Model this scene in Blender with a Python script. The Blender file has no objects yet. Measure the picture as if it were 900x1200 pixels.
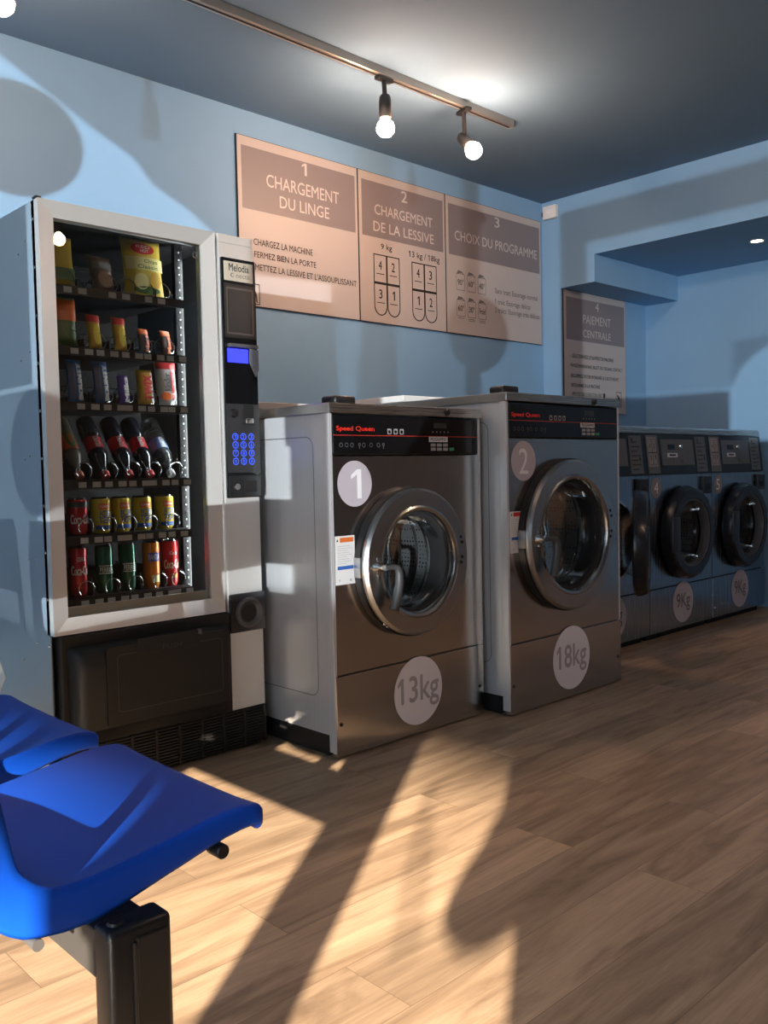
import bpy, bmesh, math, random
from mathutils import Vector, Matrix
from mathutils.geometry import tessellate_polygon
random.seed(7)
PI = math.pi
sc = bpy.context.scene
COL = sc.collection

# ------------------------------------------------------------------ camera, world, sun, exposure
def rad(a): return math.radians(a)
cam_d = bpy.data.cameras.new('camera'); cam = bpy.data.objects.new('camera', cam_d); COL.objects.link(cam)
yw, pt, rl = rad(46.4273), rad(-2.7093), rad(-1.1969)
F = Vector((math.cos(pt)*math.cos(yw), math.cos(pt)*math.sin(yw), math.sin(pt)))
R = Vector((math.sin(yw), -math.cos(yw), 0)); U = R.cross(F)
R2 = R*math.cos(rl)+U*math.sin(rl); U2 = -R*math.sin(rl)+U*math.cos(rl)
m = Matrix((R2, U2, -F)).transposed().to_4x4(); m.translation = Vector((-1.1319, -0.5896, 0.9942))
cam.matrix_world = m
cam_d.sensor_fit = 'VERTICAL'; cam_d.sensor_height = 36; cam_d.lens = 1045.6*36/1200
cam_d.clip_start = .02
sc.camera = cam
sc.view_settings.view_transform = 'Standard'; sc.view_settings.look = 'None'
sc.view_settings.gamma = 1; sc.view_settings.use_curve_mapping = False
sc.view_settings.exposure = 0.0

w = bpy.data.worlds.new('sky'); sc.world = w; w.use_nodes = True
nt = w.node_tree; bg = nt.nodes['Background']
bg.inputs[0].default_value = (.66, .82, 1.0, 1); bg.inputs[1].default_value = 5.8

def sun(name, az, el, energy, color, angle):
    d = bpy.data.lights.new(name, 'SUN'); d.energy = energy; d.color = color; d.angle = rad(angle)
    o = bpy.data.objects.new(name, d); COL.objects.link(o)
    v = Vector((math.cos(rad(az))*math.cos(rad(el)), math.sin(rad(az))*math.cos(rad(el)), -math.sin(rad(el))))
    o.rotation_euler = v.to_track_quat('-Z', 'Y').to_euler(); o.location = (-4, -3, 3)
    return o
sun('sun', 35.5, 13.0, 33, (1.0, .81, .63), .5)
sun('sun_glint_from_street', 39.0, -2.0, 4.4, (.92, .97, 1.0), .3)   # the sun thrown back up by glass and bodywork in the street
pl = bpy.data.lights.new('window_portal', 'AREA'); pl.shape = 'RECTANGLE'; pl.size = 7.4; pl.size_y = 2.5
pl.cycles.is_portal = True
po = bpy.data.objects.new('window_portal', pl); COL.objects.link(po)
po.location = (-2.68, -.75, 1.25); po.rotation_euler = Vector((1, 0, 0)).to_track_quat('-Z', 'Z').to_euler()
cy = sc.cycles
cy.max_bounces = 10; cy.diffuse_bounces = 5; cy.glossy_bounces = 5; cy.transmission_bounces = 8; cy.transparent_max_bounces = 16
cy.caustics_reflective = False; cy.caustics_refractive = False; cy.sample_clamp_indirect = 6
try:
    cy.use_denoising = True; cy.denoiser = 'OPENIMAGEDENOISE'
except Exception: pass

# ------------------------------------------------------------------ materials
MATS = {}
def mat(name, col, rough=.5, metal=0., spec=.5, emit=0., trans=0., alpha=1., coat=0.):
    if name in MATS: return MATS[name]
    M = bpy.data.materials.new(name); M.use_nodes = True
    b = M.node_tree.nodes['Principled BSDF']
    b.inputs['Base Color'].default_value = (*col, 1)
    b.inputs['Roughness'].default_value = rough; b.inputs['Metallic'].default_value = metal
    b.inputs['Specular IOR Level'].default_value = spec
    b.inputs['Transmission Weight'].default_value = trans; b.inputs['Alpha'].default_value = alpha
    b.inputs['Coat Weight'].default_value = coat
    if emit:
        b.inputs['Emission Color'].default_value = (*col, 1); b.inputs['Emission Strength'].default_value = emit
    MATS[name] = M; return M
def N(M, t, **k):
    n = M.node_tree.nodes.new(t)
    for a, v in k.items(): setattr(n, a, v)
    return n
def L(M, a, b): M.node_tree.links.new(a, b)
def coords(M, scale):
    tc = N(M, 'ShaderNodeTexCoord'); mp = N(M, 'ShaderNodeMapping'); mp.inputs['Scale'].default_value = scale
    L(M, tc.outputs['Object'], mp.inputs['Vector']); return mp.outputs['Vector']
def noise(M, scale, s, detail=3, rough=.5):
    n = N(M, 'ShaderNodeTexNoise'); n.inputs['Scale'].default_value = s; n.inputs['Detail'].default_value = detail
    n.inputs['Roughness'].default_value = rough; L(M, coords(M, scale), n.inputs['Vector']); return n.outputs['Fac']
def rng(M, fac, a, b, lo=.0, hi=1.):
    n = N(M, 'ShaderNodeMapRange'); n.inputs['From Min'].default_value = lo; n.inputs['From Max'].default_value = hi
    n.inputs['To Min'].default_value = a; n.inputs['To Max'].default_value = b; L(M, fac, n.inputs['Value']); return n.outputs['Result']
def bump(M, fac, strength, dist):
    b = N(M, 'ShaderNodeBump'); b.inputs['Strength'].default_value = strength; b.inputs['Distance'].default_value = dist
    L(M, fac, b.inputs['Height']); L(M, b.outputs['Normal'], M.node_tree.nodes['Principled BSDF'].inputs['Normal'])
def mixc(M, fac, c1, c2):
    n = N(M, 'ShaderNodeMix', data_type='RGBA'); n.inputs[6].default_value = (*c1, 1); n.inputs[7].default_value = (*c2, 1)
    L(M, fac, n.inputs[0]); return n
def painted(name, col, rough, var=.06, s=3, bs=.05, bd=.002):
    M = mat(name, col, rough); b = M.node_tree.nodes['Principled BSDF']
    n = mixc(M, noise(M, (1, 1, 1), s), tuple(c*(1-var) for c in col), tuple(min(1, c*(1+var)) for c in col))
    L(M, n.outputs[2], b.inputs['Base Color']); bump(M, noise(M, (1, 1, 1), 160), bs, bd); return M
def steel(name, col, rough, scale=(1, 1, 400), var=.12, wav=0.):
    M = mat(name, col, rough, 1.0); b = M.node_tree.nodes['Principled BSDF']
    f = noise(M, scale, 3, 2); L(M, rng(M, f, rough-.05, rough+var, .3, .7), b.inputs['Roughness'])
    n = mixc(M, f, tuple(c*.88 for c in col), tuple(min(1, c*1.08) for c in col)); L(M, n.outputs[2], b.inputs['Base Color'])
    if wav: bump(M, noise(M, (1, 1, .55), 3.2, 1), wav, .02)
    return M

wall_m = painted('blue_wall_paint', (.21, .395, .605), .75)
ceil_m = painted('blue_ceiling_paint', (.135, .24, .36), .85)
taupe_m = painted('taupe_wall_paint', (.30, .26, .22), .8)
white_m = painted('white_paint', (.72, .72, .70), .6)
black_m = mat('black_plastic', (.012, .012, .013), .38)
blackg_m = mat('black_gloss', (.006, .006, .007), .15)
dark_m = mat('dark_recess', (.008, .008, .009), .7)
binm = painted('black_moulded_plastic', (.0075, .0073, .0072), .55, .1, 5, .12, .001)
steel_f = steel('brushed_steel_front', (.52, .50, .485), .17, (260, 260, 1.2), .10, .10)
steel_s = steel('brushed_steel_side', (.68, .69, .70), .34, (120, 120, .6), .06, .04); steel_s.node_tree.nodes['Principled BSDF'].inputs['Metallic'].default_value = .25
steel_l = steel('brushed_steel_lid', (.50, .48, .45), .24, (1.5, 300, 300), .12)
chrome = mat('polished_steel', (.66, .65, .63), .12, 1.0)
ringm = mat('door_ring_steel', (.48, .475, .47), .28, 1.0)
drum_m = mat('drum_steel', (.5, .5, .5), .22, 1.0)
blue_steel = steel('machine_front_steel', (.34, .38, .43), .20, (260, 260, 1.2), .10, .06)
silver_m = painted('anodised_silver', (.80, .79, .76), .36, .05, 3, .02); silver_m.node_tree.nodes['Principled BSDF'].inputs['Metallic'].default_value = .45
greym = mat('grey_plastic', (.10, .10, .105), .45)
platem = mat('grey_display_plate', (.13, .135, .14), .4)
sheetm = mat('light_grey_sheet', (.33, .33, .33), .5)
paperm = mat('white_label', (.78, .77, .76), .5)
stick_m = mat('pale_mauve_sticker', (.52, .47, .51), .5)
stick_l = mat('pale_letter', (.88, .86, .88), .5)
stick_d = mat('mid_grey_letter', (.44, .40, .42), .5)
signm = painted('sign_panel', (.47, .43, .415), .45, .02)
signh = mat('sign_header', (.215, .19, .20), .45)
signt = mat('sign_header_letter', (.55, .51, .50), .5)
ink = mat('black_ink', (.02, .018, .018), .6)
redp = mat('red_print', (.60, .035, .02), .5)
orangep = mat('orange_print', (.75, .17, .03), .5)
bluep = mat('blue_print', (.03, .13, .45), .5)
greenp = mat('green_button', (.03, .30, .12), .4)
blue_led = mat('blue_backlight', (.03, .04, 1.0), .4, emit=1.6)
blue_key = mat('blue_key_glow', (.05, .12, 1.0), .4, emit=.9)
coil_m = mat('coil_wire', (.55, .55, .55), .25, 1.0)
wire_m = black_m
bulb_m = mat('warm_bulb', (1.0, .60, .395), .4, emit=370)
down_m = mat('downlight_glow', (1.0, .86, .72), .4, emit=25)
rail_m = mat('rail_aluminium', (.50, .47, .43), .35, .9)

# glass: a thin clear pane
def pane_mat(name, tint=(1, 1, 1), refl=.08, rough=0.0):
    M = bpy.data.materials.new(name); M.use_nodes = True; t = M.node_tree; t.nodes.clear()
    o = N(M, 'ShaderNodeOutputMaterial'); mx = N(M, 'ShaderNodeMixShader'); tr = N(M, 'ShaderNodeBsdfTransparent'); g = N(M, 'ShaderNodeBsdfGlossy')
    tr.inputs[0].default_value = (*tint, 1); g.inputs['Roughness'].default_value = rough
    lw = N(M, 'ShaderNodeFresnel'); lw.inputs[0].default_value = 1.45
    ml = N(M, 'ShaderNodeMath', operation='MULTIPLY'); ml.inputs[1].default_value = refl/.04*.5; ml.use_clamp = True
    L(M, lw.outputs[0], ml.inputs[0]); L(M, ml.outputs[0], mx.inputs[0])
    L(M, tr.outputs[0], mx.inputs[1]); L(M, g.outputs[0], mx.inputs[2]); L(M, mx.outputs[0], o.inputs[0]); return M
glass_m = pane_mat('clear_glass', (.93, .95, .94), .09)
door_glass = pane_mat('dark_door_glass', (.86, .88, .89), .03)
window_glass = pane_mat('window_glass', (.97, .98, .98), .03)
gobo_m = pane_mat('gobo_tinted', (.17, .17, .17), .02)  # for the added sheets that dim light at the shopfront
sticker_opaque = mat('window_sticker', (.30, .42, .55), .6)

# wood floor
def wood():
    M = mat('oak_planks', (.4, .27, .17), .42); b = M.node_tree.nodes['Principled BSDF']
    br = N(M, 'ShaderNodeTexBrick'); br.offset = .37; br.offset_frequency = 2; br.inputs['Scale'].default_value = 1
    br.inputs['Brick Width'].default_value = 1.25; br.inputs['Row Height'].default_value = .185
    br.inputs['Mortar Size'].default_value = .0008; br.inputs['Mortar Smooth'].default_value = .3; br.inputs['Bias'].default_value = 0
    br.inputs['Color1'].default_value = (0, 0, 0, 1); br.inputs['Color2'].default_value = (1, 1, 1, 1); br.inputs['Mortar'].default_value = (.5, .5, .5, 1)
    L(M, coords(M, (1, 1, 1)), br.inputs['Vector'])
    tc = N(M, 'ShaderNodeTexCoord'); sp = N(M, 'ShaderNodeVectorMath', operation='MULTIPLY_ADD')
    sp.inputs[1].default_value = (7, 3, 0); L(M, br.outputs['Color'], sp.inputs[0]); L(M, tc.outputs['Object'], sp.inputs[2])
    mp = N(M, 'ShaderNodeMapping'); mp.inputs['Scale'].default_value = (1.1, 9, 1); L(M, sp.outputs[0], mp.inputs['Vector'])
    n1 = N(M, 'ShaderNodeTexNoise'); n1.inputs['Scale'].default_value = 1.5; n1.inputs['Detail'].default_value = 6; n1.inputs['Roughness'].default_value = .6
    n1.inputs['Distortion'].default_value = 1.2; L(M, mp.outputs[0], n1.inputs['Vector'])
    mp2 = N(M, 'ShaderNodeMapping'); mp2.inputs['Scale'].default_value = (4, 90, 1); L(M, sp.outputs[0], mp2.inputs['Vector'])
    n2 = N(M, 'ShaderNodeTexNoise'); n2.inputs['Scale'].default_value = 2.5; n2.inputs['Detail'].default_value = 3; L(M, mp2.outputs[0], n2.inputs['Vector'])
    cr = N(M, 'ShaderNodeValToRGB'); e = cr.color_ramp.elements
    e[0].position = .30; e[0].color = (.265, .180, .113, 1); e[1].position = .70; e[1].color = (.60, .44, .29, 1)
    x = e.new(.5); x.color = (.47, .332, .214, 1); L(M, n1.outputs['Fac'], cr.inputs[0])
    m1 = N(M, 'ShaderNodeMix', data_type='RGBA', blend_type='MULTIPLY'); m1.inputs[0].default_value = 1
    L(M, cr.outputs[0], m1.inputs[6])
    g = rng(M, n2.outputs['Fac'], .88, 1.06, .3, .7); pv = rng(M, br.outputs['Color'], .76, 1.16)
    mu = N(M, 'ShaderNodeMath', operation='MULTIPLY'); L(M, g, mu.inputs[0]); L(M, pv, mu.inputs[1]); L(M, mu.outputs[0], m1.inputs[7])
    m2 = mixc(M, br.outputs['Fac'], (0, 0, 0), (.17, .11, .07)); L(M, m1.outputs[2], m2.inputs[6]); L(M, m2.outputs[2], b.inputs['Base Color'])
    L(M, rng(M, n2.outputs['Fac'], .36, .52), b.inputs['Roughness']); bump(M, n2.outputs['Fac'], .06, .002)
    return M
wood_m = wood()

def plastic_blue():
    M = painted('blue_seat_plastic', (.002, .064, .50), .50, .04, 2, .10, .0006)
    M.node_tree.nodes['Principled BSDF'].inputs['Specular IOR Level'].default_value = .22; return M
seat_m = plastic_blue()

def drum_holes():
    M = mat('perforated_drum', (.4, .4, .4), .30, .85); b = M.node_tree.nodes['Principled BSDF']
    v = N(M, 'ShaderNodeTexVoronoi'); v.inputs['Scale'].default_value = 60; v.inputs['Randomness'].default_value = .15
    L(M, coords(M, (1, 1, 1)), v.inputs['Vector'])
    n = mixc(M, rng(M, v.outputs['Distance'], 0, 1, .22, .30), (.015, .015, .015), (.46, .48, .50)); L(M, n.outputs[2], b.inputs['Base Color']); return M
holes_m = drum_holes()

# ------------------------------------------------------------------ mesh builder
class MB:
    def __init__(s): s.bm = bmesh.new()
    def _tf(s, vs, T):
        if T is not None:
            for v in vs: v.co = T @ v.co
    def box(s, x0, x1, y0, y1, z0, z1, bev=0, seg=2, T=None):
        r = bmesh.ops.create_cube(s.bm, size=1); vs = r['verts']
        for v in vs: v.co = Vector(((x0+x1)/2+v.co.x*(x1-x0), (y0+y1)/2+v.co.y*(y1-y0), (z0+z1)/2+v.co.z*(z1-z0)))
        if bev:
            es = list({e for v in vs for e in v.link_edges})
            rr = bmesh.ops.bevel(s.bm, geom=es, offset=bev, segments=seg, affect='EDGES', profile=.5)
            vs = list({v for f in rr['faces'] for v in f.verts} | {v for v in vs if v.is_valid})
        s._tf(vs, T); return s
    def lathe(s, prof, seg=48, axis='Y', c=(0, 0, 0), T=None, a0=0, a1=2*PI):
        """prof: (r, t) pairs; t runs along the axis"""
        c = Vector(c); full = abs(a1-a0-2*PI) < 1e-6; n = seg if full else seg+1
        rows = []; new = []
        for r, t in prof:
            row = []
            for i in range(n):
                a = a0+(a1-a0)*i/seg
                p = {'Y': (r*math.cos(a), t, r*math.sin(a)), 'Z': (r*math.cos(a), r*math.sin(a), t), 'X': (t, r*math.cos(a), r*math.sin(a))}[axis]
                v = s.bm.verts.new(c+Vector(p)); row.append(v); new.append(v)
            rows.append(row)
        for i in range(len(rows)-1):
            for j in range(seg):
                k = (j+1) % n
                q = (rows[i][j], rows[i][k], rows[i+1][k], rows[i+1][j])
                try: s.bm.faces.new(q)
                except ValueError: pass
        s._tf(new, T); return s
    def tube(s, pts, r, seg=8, cap=True):
        pts = [Vector(p) for p in pts]; rows = []; up = Vector((0, 0, 1)); prev = None
        for i, p in enumerate(pts):
            d = (pts[min(i+1, len(pts)-1)]-pts[max(i-1, 0)]).normalized()
            if prev is None:
                a = d.cross(up) if abs(d.dot(up)) < .95 else d.cross(Vector((1, 0, 0)))
            else: a = prev-d*prev.dot(d)
            a.normalize(); prev = a; b = d.cross(a)
            rr = r(i/(len(pts)-1)) if callable(r) else r
            rows.append([s.bm.verts.new(p+(a*math.cos(2*PI*k/seg)+b*math.sin(2*PI*k/seg))*rr) for k in range(seg)])
        for i in range(len(rows)-1):
            for k in range(seg): s.bm.faces.new((rows[i][k], rows[i][(k+1) % seg], rows[i+1][(k+1) % seg], rows[i+1][k]))
        if cap: s.bm.faces.new(rows[0]); s.bm.faces.new(rows[-1])
        return s
    def poly(s, loops, y, thick=0, plane='XZ'):
        """flat region (first loop outer, others holes) on a plane of constant third coordinate"""
        def P(a, b, t): return {'XZ': (a, t, b), 'XY': (a, b, t), 'YZ': (t, a, b)}[plane]
        lay = [y] if not thick else [y, y+thick]
        tris = tessellate_polygon([[Vector((a, b, 0)) for a, b in l] for l in loops]); grp = []
        for t in lay:
            vs = [s.bm.verts.new(P(a, b, t)) for l in loops for a, b in l]; grp.append(vs)
            for f in tris:
                try: s.bm.faces.new([vs[i] for i in f])
                except ValueError: pass
        if thick:
            o = 0
            for l in loops:
                n = len(l)
                for i in range(n):
                    j = (i+1) % n; s.bm.faces.new((grp[0][o+i], grp[0][o+j], grp[1][o+j], grp[1][o+i]))
                o += n
        return s
    def text(s, body, x0, x1, z0, z1, y, bold=0, fit=True, wrap=None):
        vs, fs = glyphs(body, 0); d = bold*(z1-z0)*.9
        for q, (ox, oz) in enumerate(((d, 0), (-d, 0), (0, d), (0, -d)) if bold else ()):
            yy = y-.00006*(q+1)
            nw = [s.bm.verts.new(wrap(x0+a*(x1-x0)+ox, z0+b*(z1-z0)+oz) if wrap else (x0+a*(x1-x0)+ox, yy, z0+b*(z1-z0)+oz)) for a, b in vs]
            for f in fs:
                try: s.bm.faces.new([nw[i] for i in f])
                except ValueError: pass
        new = [s.bm.verts.new(wrap(x0+a*(x1-x0), z0+b*(z1-z0)) if wrap else (x0+a*(x1-x0), y, z0+b*(z1-z0))) for a, b in vs]
        for f in fs:
            try: s.bm.faces.new([new[i] for i in f])
            except ValueError: pass
        return s
    def build(s, name, material, parent=None, smooth=None, loc=None, nfix=True, sub=0, solid=0):
        if nfix: bmesh.ops.recalc_face_normals(s.bm, faces=s.bm.faces)
        me = bpy.data.meshes.new(name); s.bm.to_mesh(me); s.bm.free()
        o = bpy.data.objects.new(name, me); COL.objects.link(o)
        for mm in (material if isinstance(material, (list, tuple)) else [material]): me.materials.append(mm)
        if parent is not None: o.parent = parent
        if loc is not None: o.location = loc
        if smooth is not None:
            me.polygons.foreach_set('use_smooth', [True]*len(me.polygons)); me.set_sharp_from_angle(angle=rad(smooth))
        if solid:
            md = o.modifiers.new('thickness', 'SOLIDIFY'); md.thickness = solid; md.offset = -1
        if sub:
            md = o.modifiers.new('smooth', 'SUBSURF'); md.levels = sub; md.render_levels = sub
        return o
_G = {}
def glyphs(body, bold=0):
    k = (body, bold)
    if k in _G: return _G[k]
    cu = bpy.data.curves.new('glyph', 'FONT'); cu.body = body; cu.size = 1; cu.resolution_u = 3; cu.offset = bold; cu.fill_mode = 'FRONT'
    ob = bpy.data.objects.new('glyph', cu); COL.objects.link(ob)
    bpy.context.view_layer.update()
    me = bpy.data.meshes.new_from_object(ob.evaluated_get(bpy.context.evaluated_depsgraph_get()))
    vs = [(v.co.x, v.co.y) for v in me.vertices]; fs = [list(p.vertices) for p in me.polygons]
    bpy.data.objects.remove(ob); bpy.data.meshes.remove(me); bpy.data.curves.remove(cu)
    if '1' in body and body != '_1':
        vs, fs = list(vs), list(fs)
        def ext(t):
            c = bpy.data.curves.new('g', 'FONT'); c.body = t; c.size = 1; c.offset = bold; o = bpy.data.objects.new('g', c); COL.objects.link(o); bpy.context.view_layer.update()
            me_ = bpy.data.meshes.new_from_object(o.evaluated_get(bpy.context.evaluated_depsgraph_get())); q = [v.co.copy() for v in me_.vertices]
            bpy.data.objects.remove(o); bpy.data.meshes.remove(me_); bpy.data.curves.remove(c); return min(v.x for v in q), max(v.x for v in q), max(v.y for v in q)
        a1, b1, top = ext('1'); sw = b1-a1
        for i, ch in enumerate(body):
            if ch == '1':
                xr = ext(body[:i+1])[1]; xl = xr-sw; n0 = len(vs)
                vs += [(xl, top), (xl-sw*1.35, top-sw*1.35), (xl-sw*1.35, top-sw*2.3), (xl, top-sw*1.25)]; fs.append([n0, n0+1, n0+2, n0+3])
    xa, xb = min(v[0] for v in vs), max(v[0] for v in vs); ya, yb = min(v[1] for v in vs), max(v[1] for v in vs)
    _G[k] = ([((a-xa)/(xb-xa), (b-ya)/(yb-ya)) for a, b in vs], fs); return _G[k]
def circ(cx, cz, r, n=40, rz=None): return [(cx+r*math.cos(2*PI*i/n), cz+(rz or r)*math.sin(2*PI*i/n)) for i in range(n)]
def rrect(x0, x1, z0, z1, r, n=5):
    out = []
    for cx, cz, a in ((x1-r, z1-r, 0), (x0+r, z1-r, 90), (x0+r, z0+r, 180), (x1-r, z0+r, 270)):
        out += [(cx+r*math.cos(rad(a+90*i/n)), cz+r*math.sin(rad(a+90*i/n))) for i in range(n+1)]
    return out
def rect(x0, x1, z0, z1): return [(x0, z0), (x1, z0), (x1, z1), (x0, z1)]
def thing(name, label, cat, loc=(0, 0, 0), rz=0, group=None):
    o = bpy.data.objects.new(name, None); COL.objects.link(o); o.location = loc; o.rotation_euler = (0, 0, rz); o.empty_display_size = .1
    o['label'] = label; o['category'] = cat
    if group: o['group'] = group
    return o
def struct(o): o['kind'] = 'structure'; return o
def lab(o, t): o['label'] = t; return o

# ------------------------------------------------------------------ setting
WY, XC, XB, YP, YS, ZC, ZL, ZS, XW, YF = 3.066, 3.87, 4.95, 2.92, 2.658, 2.76, 2.35, 2.175, -2.6, -4.5
struct(MB().box(XW-.2, XB+.2, YF-.2, WY+.2, -.1, 0).build('floor', wood_m))
struct(MB().box(XW-.2, XB+.2, YF-.2, WY+.2, ZC, ZC+.1).build('ceiling', ceil_m))
struct(MB().box(XW-.2, XC, WY, WY+.2, 0, ZC).build('wall_back', wall_m))
struct(MB().box(XC, XB+.2, YP, WY+.2, 0, ZC).build('wall_alcove', wall_m))
struct(MB().box(XB, XB+.2, YF-.2, YP, 0, ZC).build('wall_right', wall_m))
struct(MB().box(XW-.2, XB+.2, YF-.2, YF, 0, ZC).build('wall_front', taupe_m))
struct(MB().box(XC, XB, YF, YP, ZL, ZC).build('trim_1', wall_m))
dr = MB().box(XB-.03, XB, -3.6, -.95, .0, 2.25, .004).build('reflect_panel', painted('reflect_brown', (.20, .165, .138), .5)); struct(dr)  # unseen brown panel added for the washer front to reflect
MB().tube([(XB-.07, -1.1, .95), (XB-.07, -1.1, 1.15)], .012, 10).build('panel_handle', chrome, dr, 50)
struct(MB().box(XC, XB, YS, YP, ZS, ZL).build('trim_2', wall_m))
struct(MB().box(-14, XW-.2, -12, 12, -.25, -.12).build('ground', painted('pavement', (.42, .40, .37), .8)))
struct(MB().box(-15.3, -15, -16, 14, 4.62, 7.0).build('sun_blocker', painted('blocker_concrete', (.4, .4, .38), .8)))  # unseen slab added to cut off the higher sun
# shopfront behind the seats: frame, panes, stickers, and gobos added to shape the light
wl = MB()
wl.box(XW-.12, XW, YF, WY, 2.68, ZC).box(XW-.12, XW, 2.95, WY, 0, 2.68).box(XW-.12, XW, YF, -4.4, 0, 2.68).box(XW-.12, XW, -3.85, -1.60, 0, 1.16).box(XW-.12, XW, -4.4, -3.85, 0, .80).box(XW-.12, XW, -.9, 2.95, 0, .08)
struct(wl.build('wall_left', wall_m))
win = bpy.data.objects.new('window_1', None); COL.objects.link(win); win.location = (XW-.06, 0, 0); win['kind'] = 'structure'
MB().box(-.03, .03, -.910, -.868, .93, 1.40).build('gobo_block', black_m, win)  # added block that narrows the sun strip on the near seat
for ya, yb, za, zb in ((-1.057, -.904, 0, 2.68), (-1.66, -1.60, 1.0, 2.68), (-2.54, -2.40, 1.16, 2.37), (-4.4, -2.40, 2.14, 2.37)):
    MB().box(-.04, .04, ya, yb, za, zb).build('window_frame', black_m, win)
MB().box(-.004, .004, -.904, 2.95, .08, 2.68).build('window_pane', window_glass, win)
MB().box(-.004, .004, -1.60, -1.057, .0, 2.68).build('window_pane', window_glass, win)
MB().box(-.004, .004, -4.4, -1.66, .80, 2.68).build('window_pane', window_glass, win)
def back(X, Y, Z, az, el):      # a point traced back along a light direction to the shopfront
    d = X-XW; return (Y-d*math.tan(rad(az)), Z+d/math.cos(rad(az))*math.tan(rad(el)))
holesA = [back(x, WY, z, 39, -2) for x, z in ((.05, 2.66), (.289, 2.70), (.50, 2.59), (.74, 2.47), (.92, 2.39), (.99, 2.30), (1.18, 2.22), (1.33, 2.12), (1.28, 2.04), (.8, 2.04), (.3, 2.0), (.05, 2.0))]
MB().poly([[(-.90, 1.16), (-.69, 1.16), (-.69, 1.78), (.02, 1.78), (.02, 1.16), (2.94, 1.16), (2.94, 2.67), (-.90, 2.67)], holesA], .012, plane='YZ').build('window_gobo', gobo_m, win)  # added sheet dims the glint, its hole shapes the bright wall patch
MB().poly([[(-3.9, 1.17), (-1.66, 1.17), (-1.66, 2.67), (-4.4, 2.67), (-4.4, 1.48), (-4.1, 1.42), (-3.95, 1.3)]], .012, plane='YZ').build('window_gobo', pane_mat('gobo_light', (.27, .27, .27), .02), win)  # added to weaken the glint through the right pane
MB().poly([rect(-1.60, -1.06, 1.16, 2.67)], .012, plane='YZ').build('window_gobo', gobo_m, win)  # same added dimmer across the middle pane
MB().poly([rect(.02, 2.94, .09, 1.15)], .012, plane='YZ').build('window_gobo', pane_mat('gobo_dense', (.2, .2, .2), .02), win)  # added to hold light back from the vending machine side
MB().poly([rect(-4.4, -3.9, .81, 1.5)], .013, plane='YZ').build('window_gobo', pane_mat('gobo_faint', (.5, .5, .5), .02), win)  # added to soften the bright patch on the alcove wall
c1 = back(.385, WY, 2.36, 39, -2); c2 = back(3.24, WY, 1.83, 39, -2)
for c, r in ((c1, .23), (c2, .235), ((1.72, 1.25), .2), ((2.0, .85), .22), ((1.35, .45), .24), ((.02, .95), .20)):  # last disc is added to keep sun off the vending grille
    MB().poly([circ(c[0], c[1], r)], .018, .001, 'YZ').build('sticker_and_gobo', sticker_opaque, win)
blob = [back(x, y, 0, 35.5, 13) for x, y in ((1.40, 1.36), (1.332, 1.323), (1.12, 1.19), (.928, 1.05), (.79, .98), (.672, .92), (.56, .87), (.481, .829), (.40, .79), (.366, .761), (.29, .71), (.255, .658), (.228, .599), (.266, .574), (.32, .575), (.375, .586), (.44, .60), (.50, .632))]
MB().poly([blob+[(-1.6, .70), (-1.6, 1.12)]], .018, .001, 'YZ').build('sticker_and_gobo', sticker_opaque, win)  # added blocker, outline traced back from the shade on the floor
s2 = [back(x, y, 0, 35.5, 13) for x, y in ((.1, .68), (.45, .98), (.85, 1.30), (.95, 1.33), (.80, 1.20), (.55, .97), (.2, .68))]
MB().poly([s2], .014, plane='YZ').build('window_gobo', pane_mat('gobo_pale', (.66, .66, .66), .02), win)  # added sliver that casts a soft streak in the floor sun

# ------------------------------------------------------------------ big washers
def plate_hole(mb, x0, x1, z0, z1, cx, cz, r, y0, y1, n=72):
    angs = sorted([2*PI*i/n for i in range(n)]+[math.atan2(z-cz, x-cx) % (2*PI) for x in (x0, x1) for z in (z0, z1)])
    rows = {}
    for y in (y0, y1):
        inn, out = [], []
        for a in angs:
            c, s_ = math.cos(a), math.sin(a)
            t = min(((x1-cx)/c if c > 1e-9 else (x0-cx)/c if c < -1e-9 else 1e9), ((z1-cz)/s_ if s_ > 1e-9 else (z0-cz)/s_ if s_ < -1e-9 else 1e9))
            inn.append(mb.bm.verts.new((cx+r*c, y, cz+r*s_))); out.append(mb.bm.verts.new((cx+t*c, y, cz+t*s_)))
        rows[y] = (inn, out); k = len(angs)
        for i in range(k):
            j = (i+1) % k; mb.bm.faces.new((inn[i], inn[j], out[j], out[i]))
    for q in (0, 1):
        A, B = rows[y0][q], rows[y1][q]
        for i in range(len(A)):
            j = (i+1) % len(A); mb.bm.faces.new((A[i], A[j], B[j], B[i]))
    return mb

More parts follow.
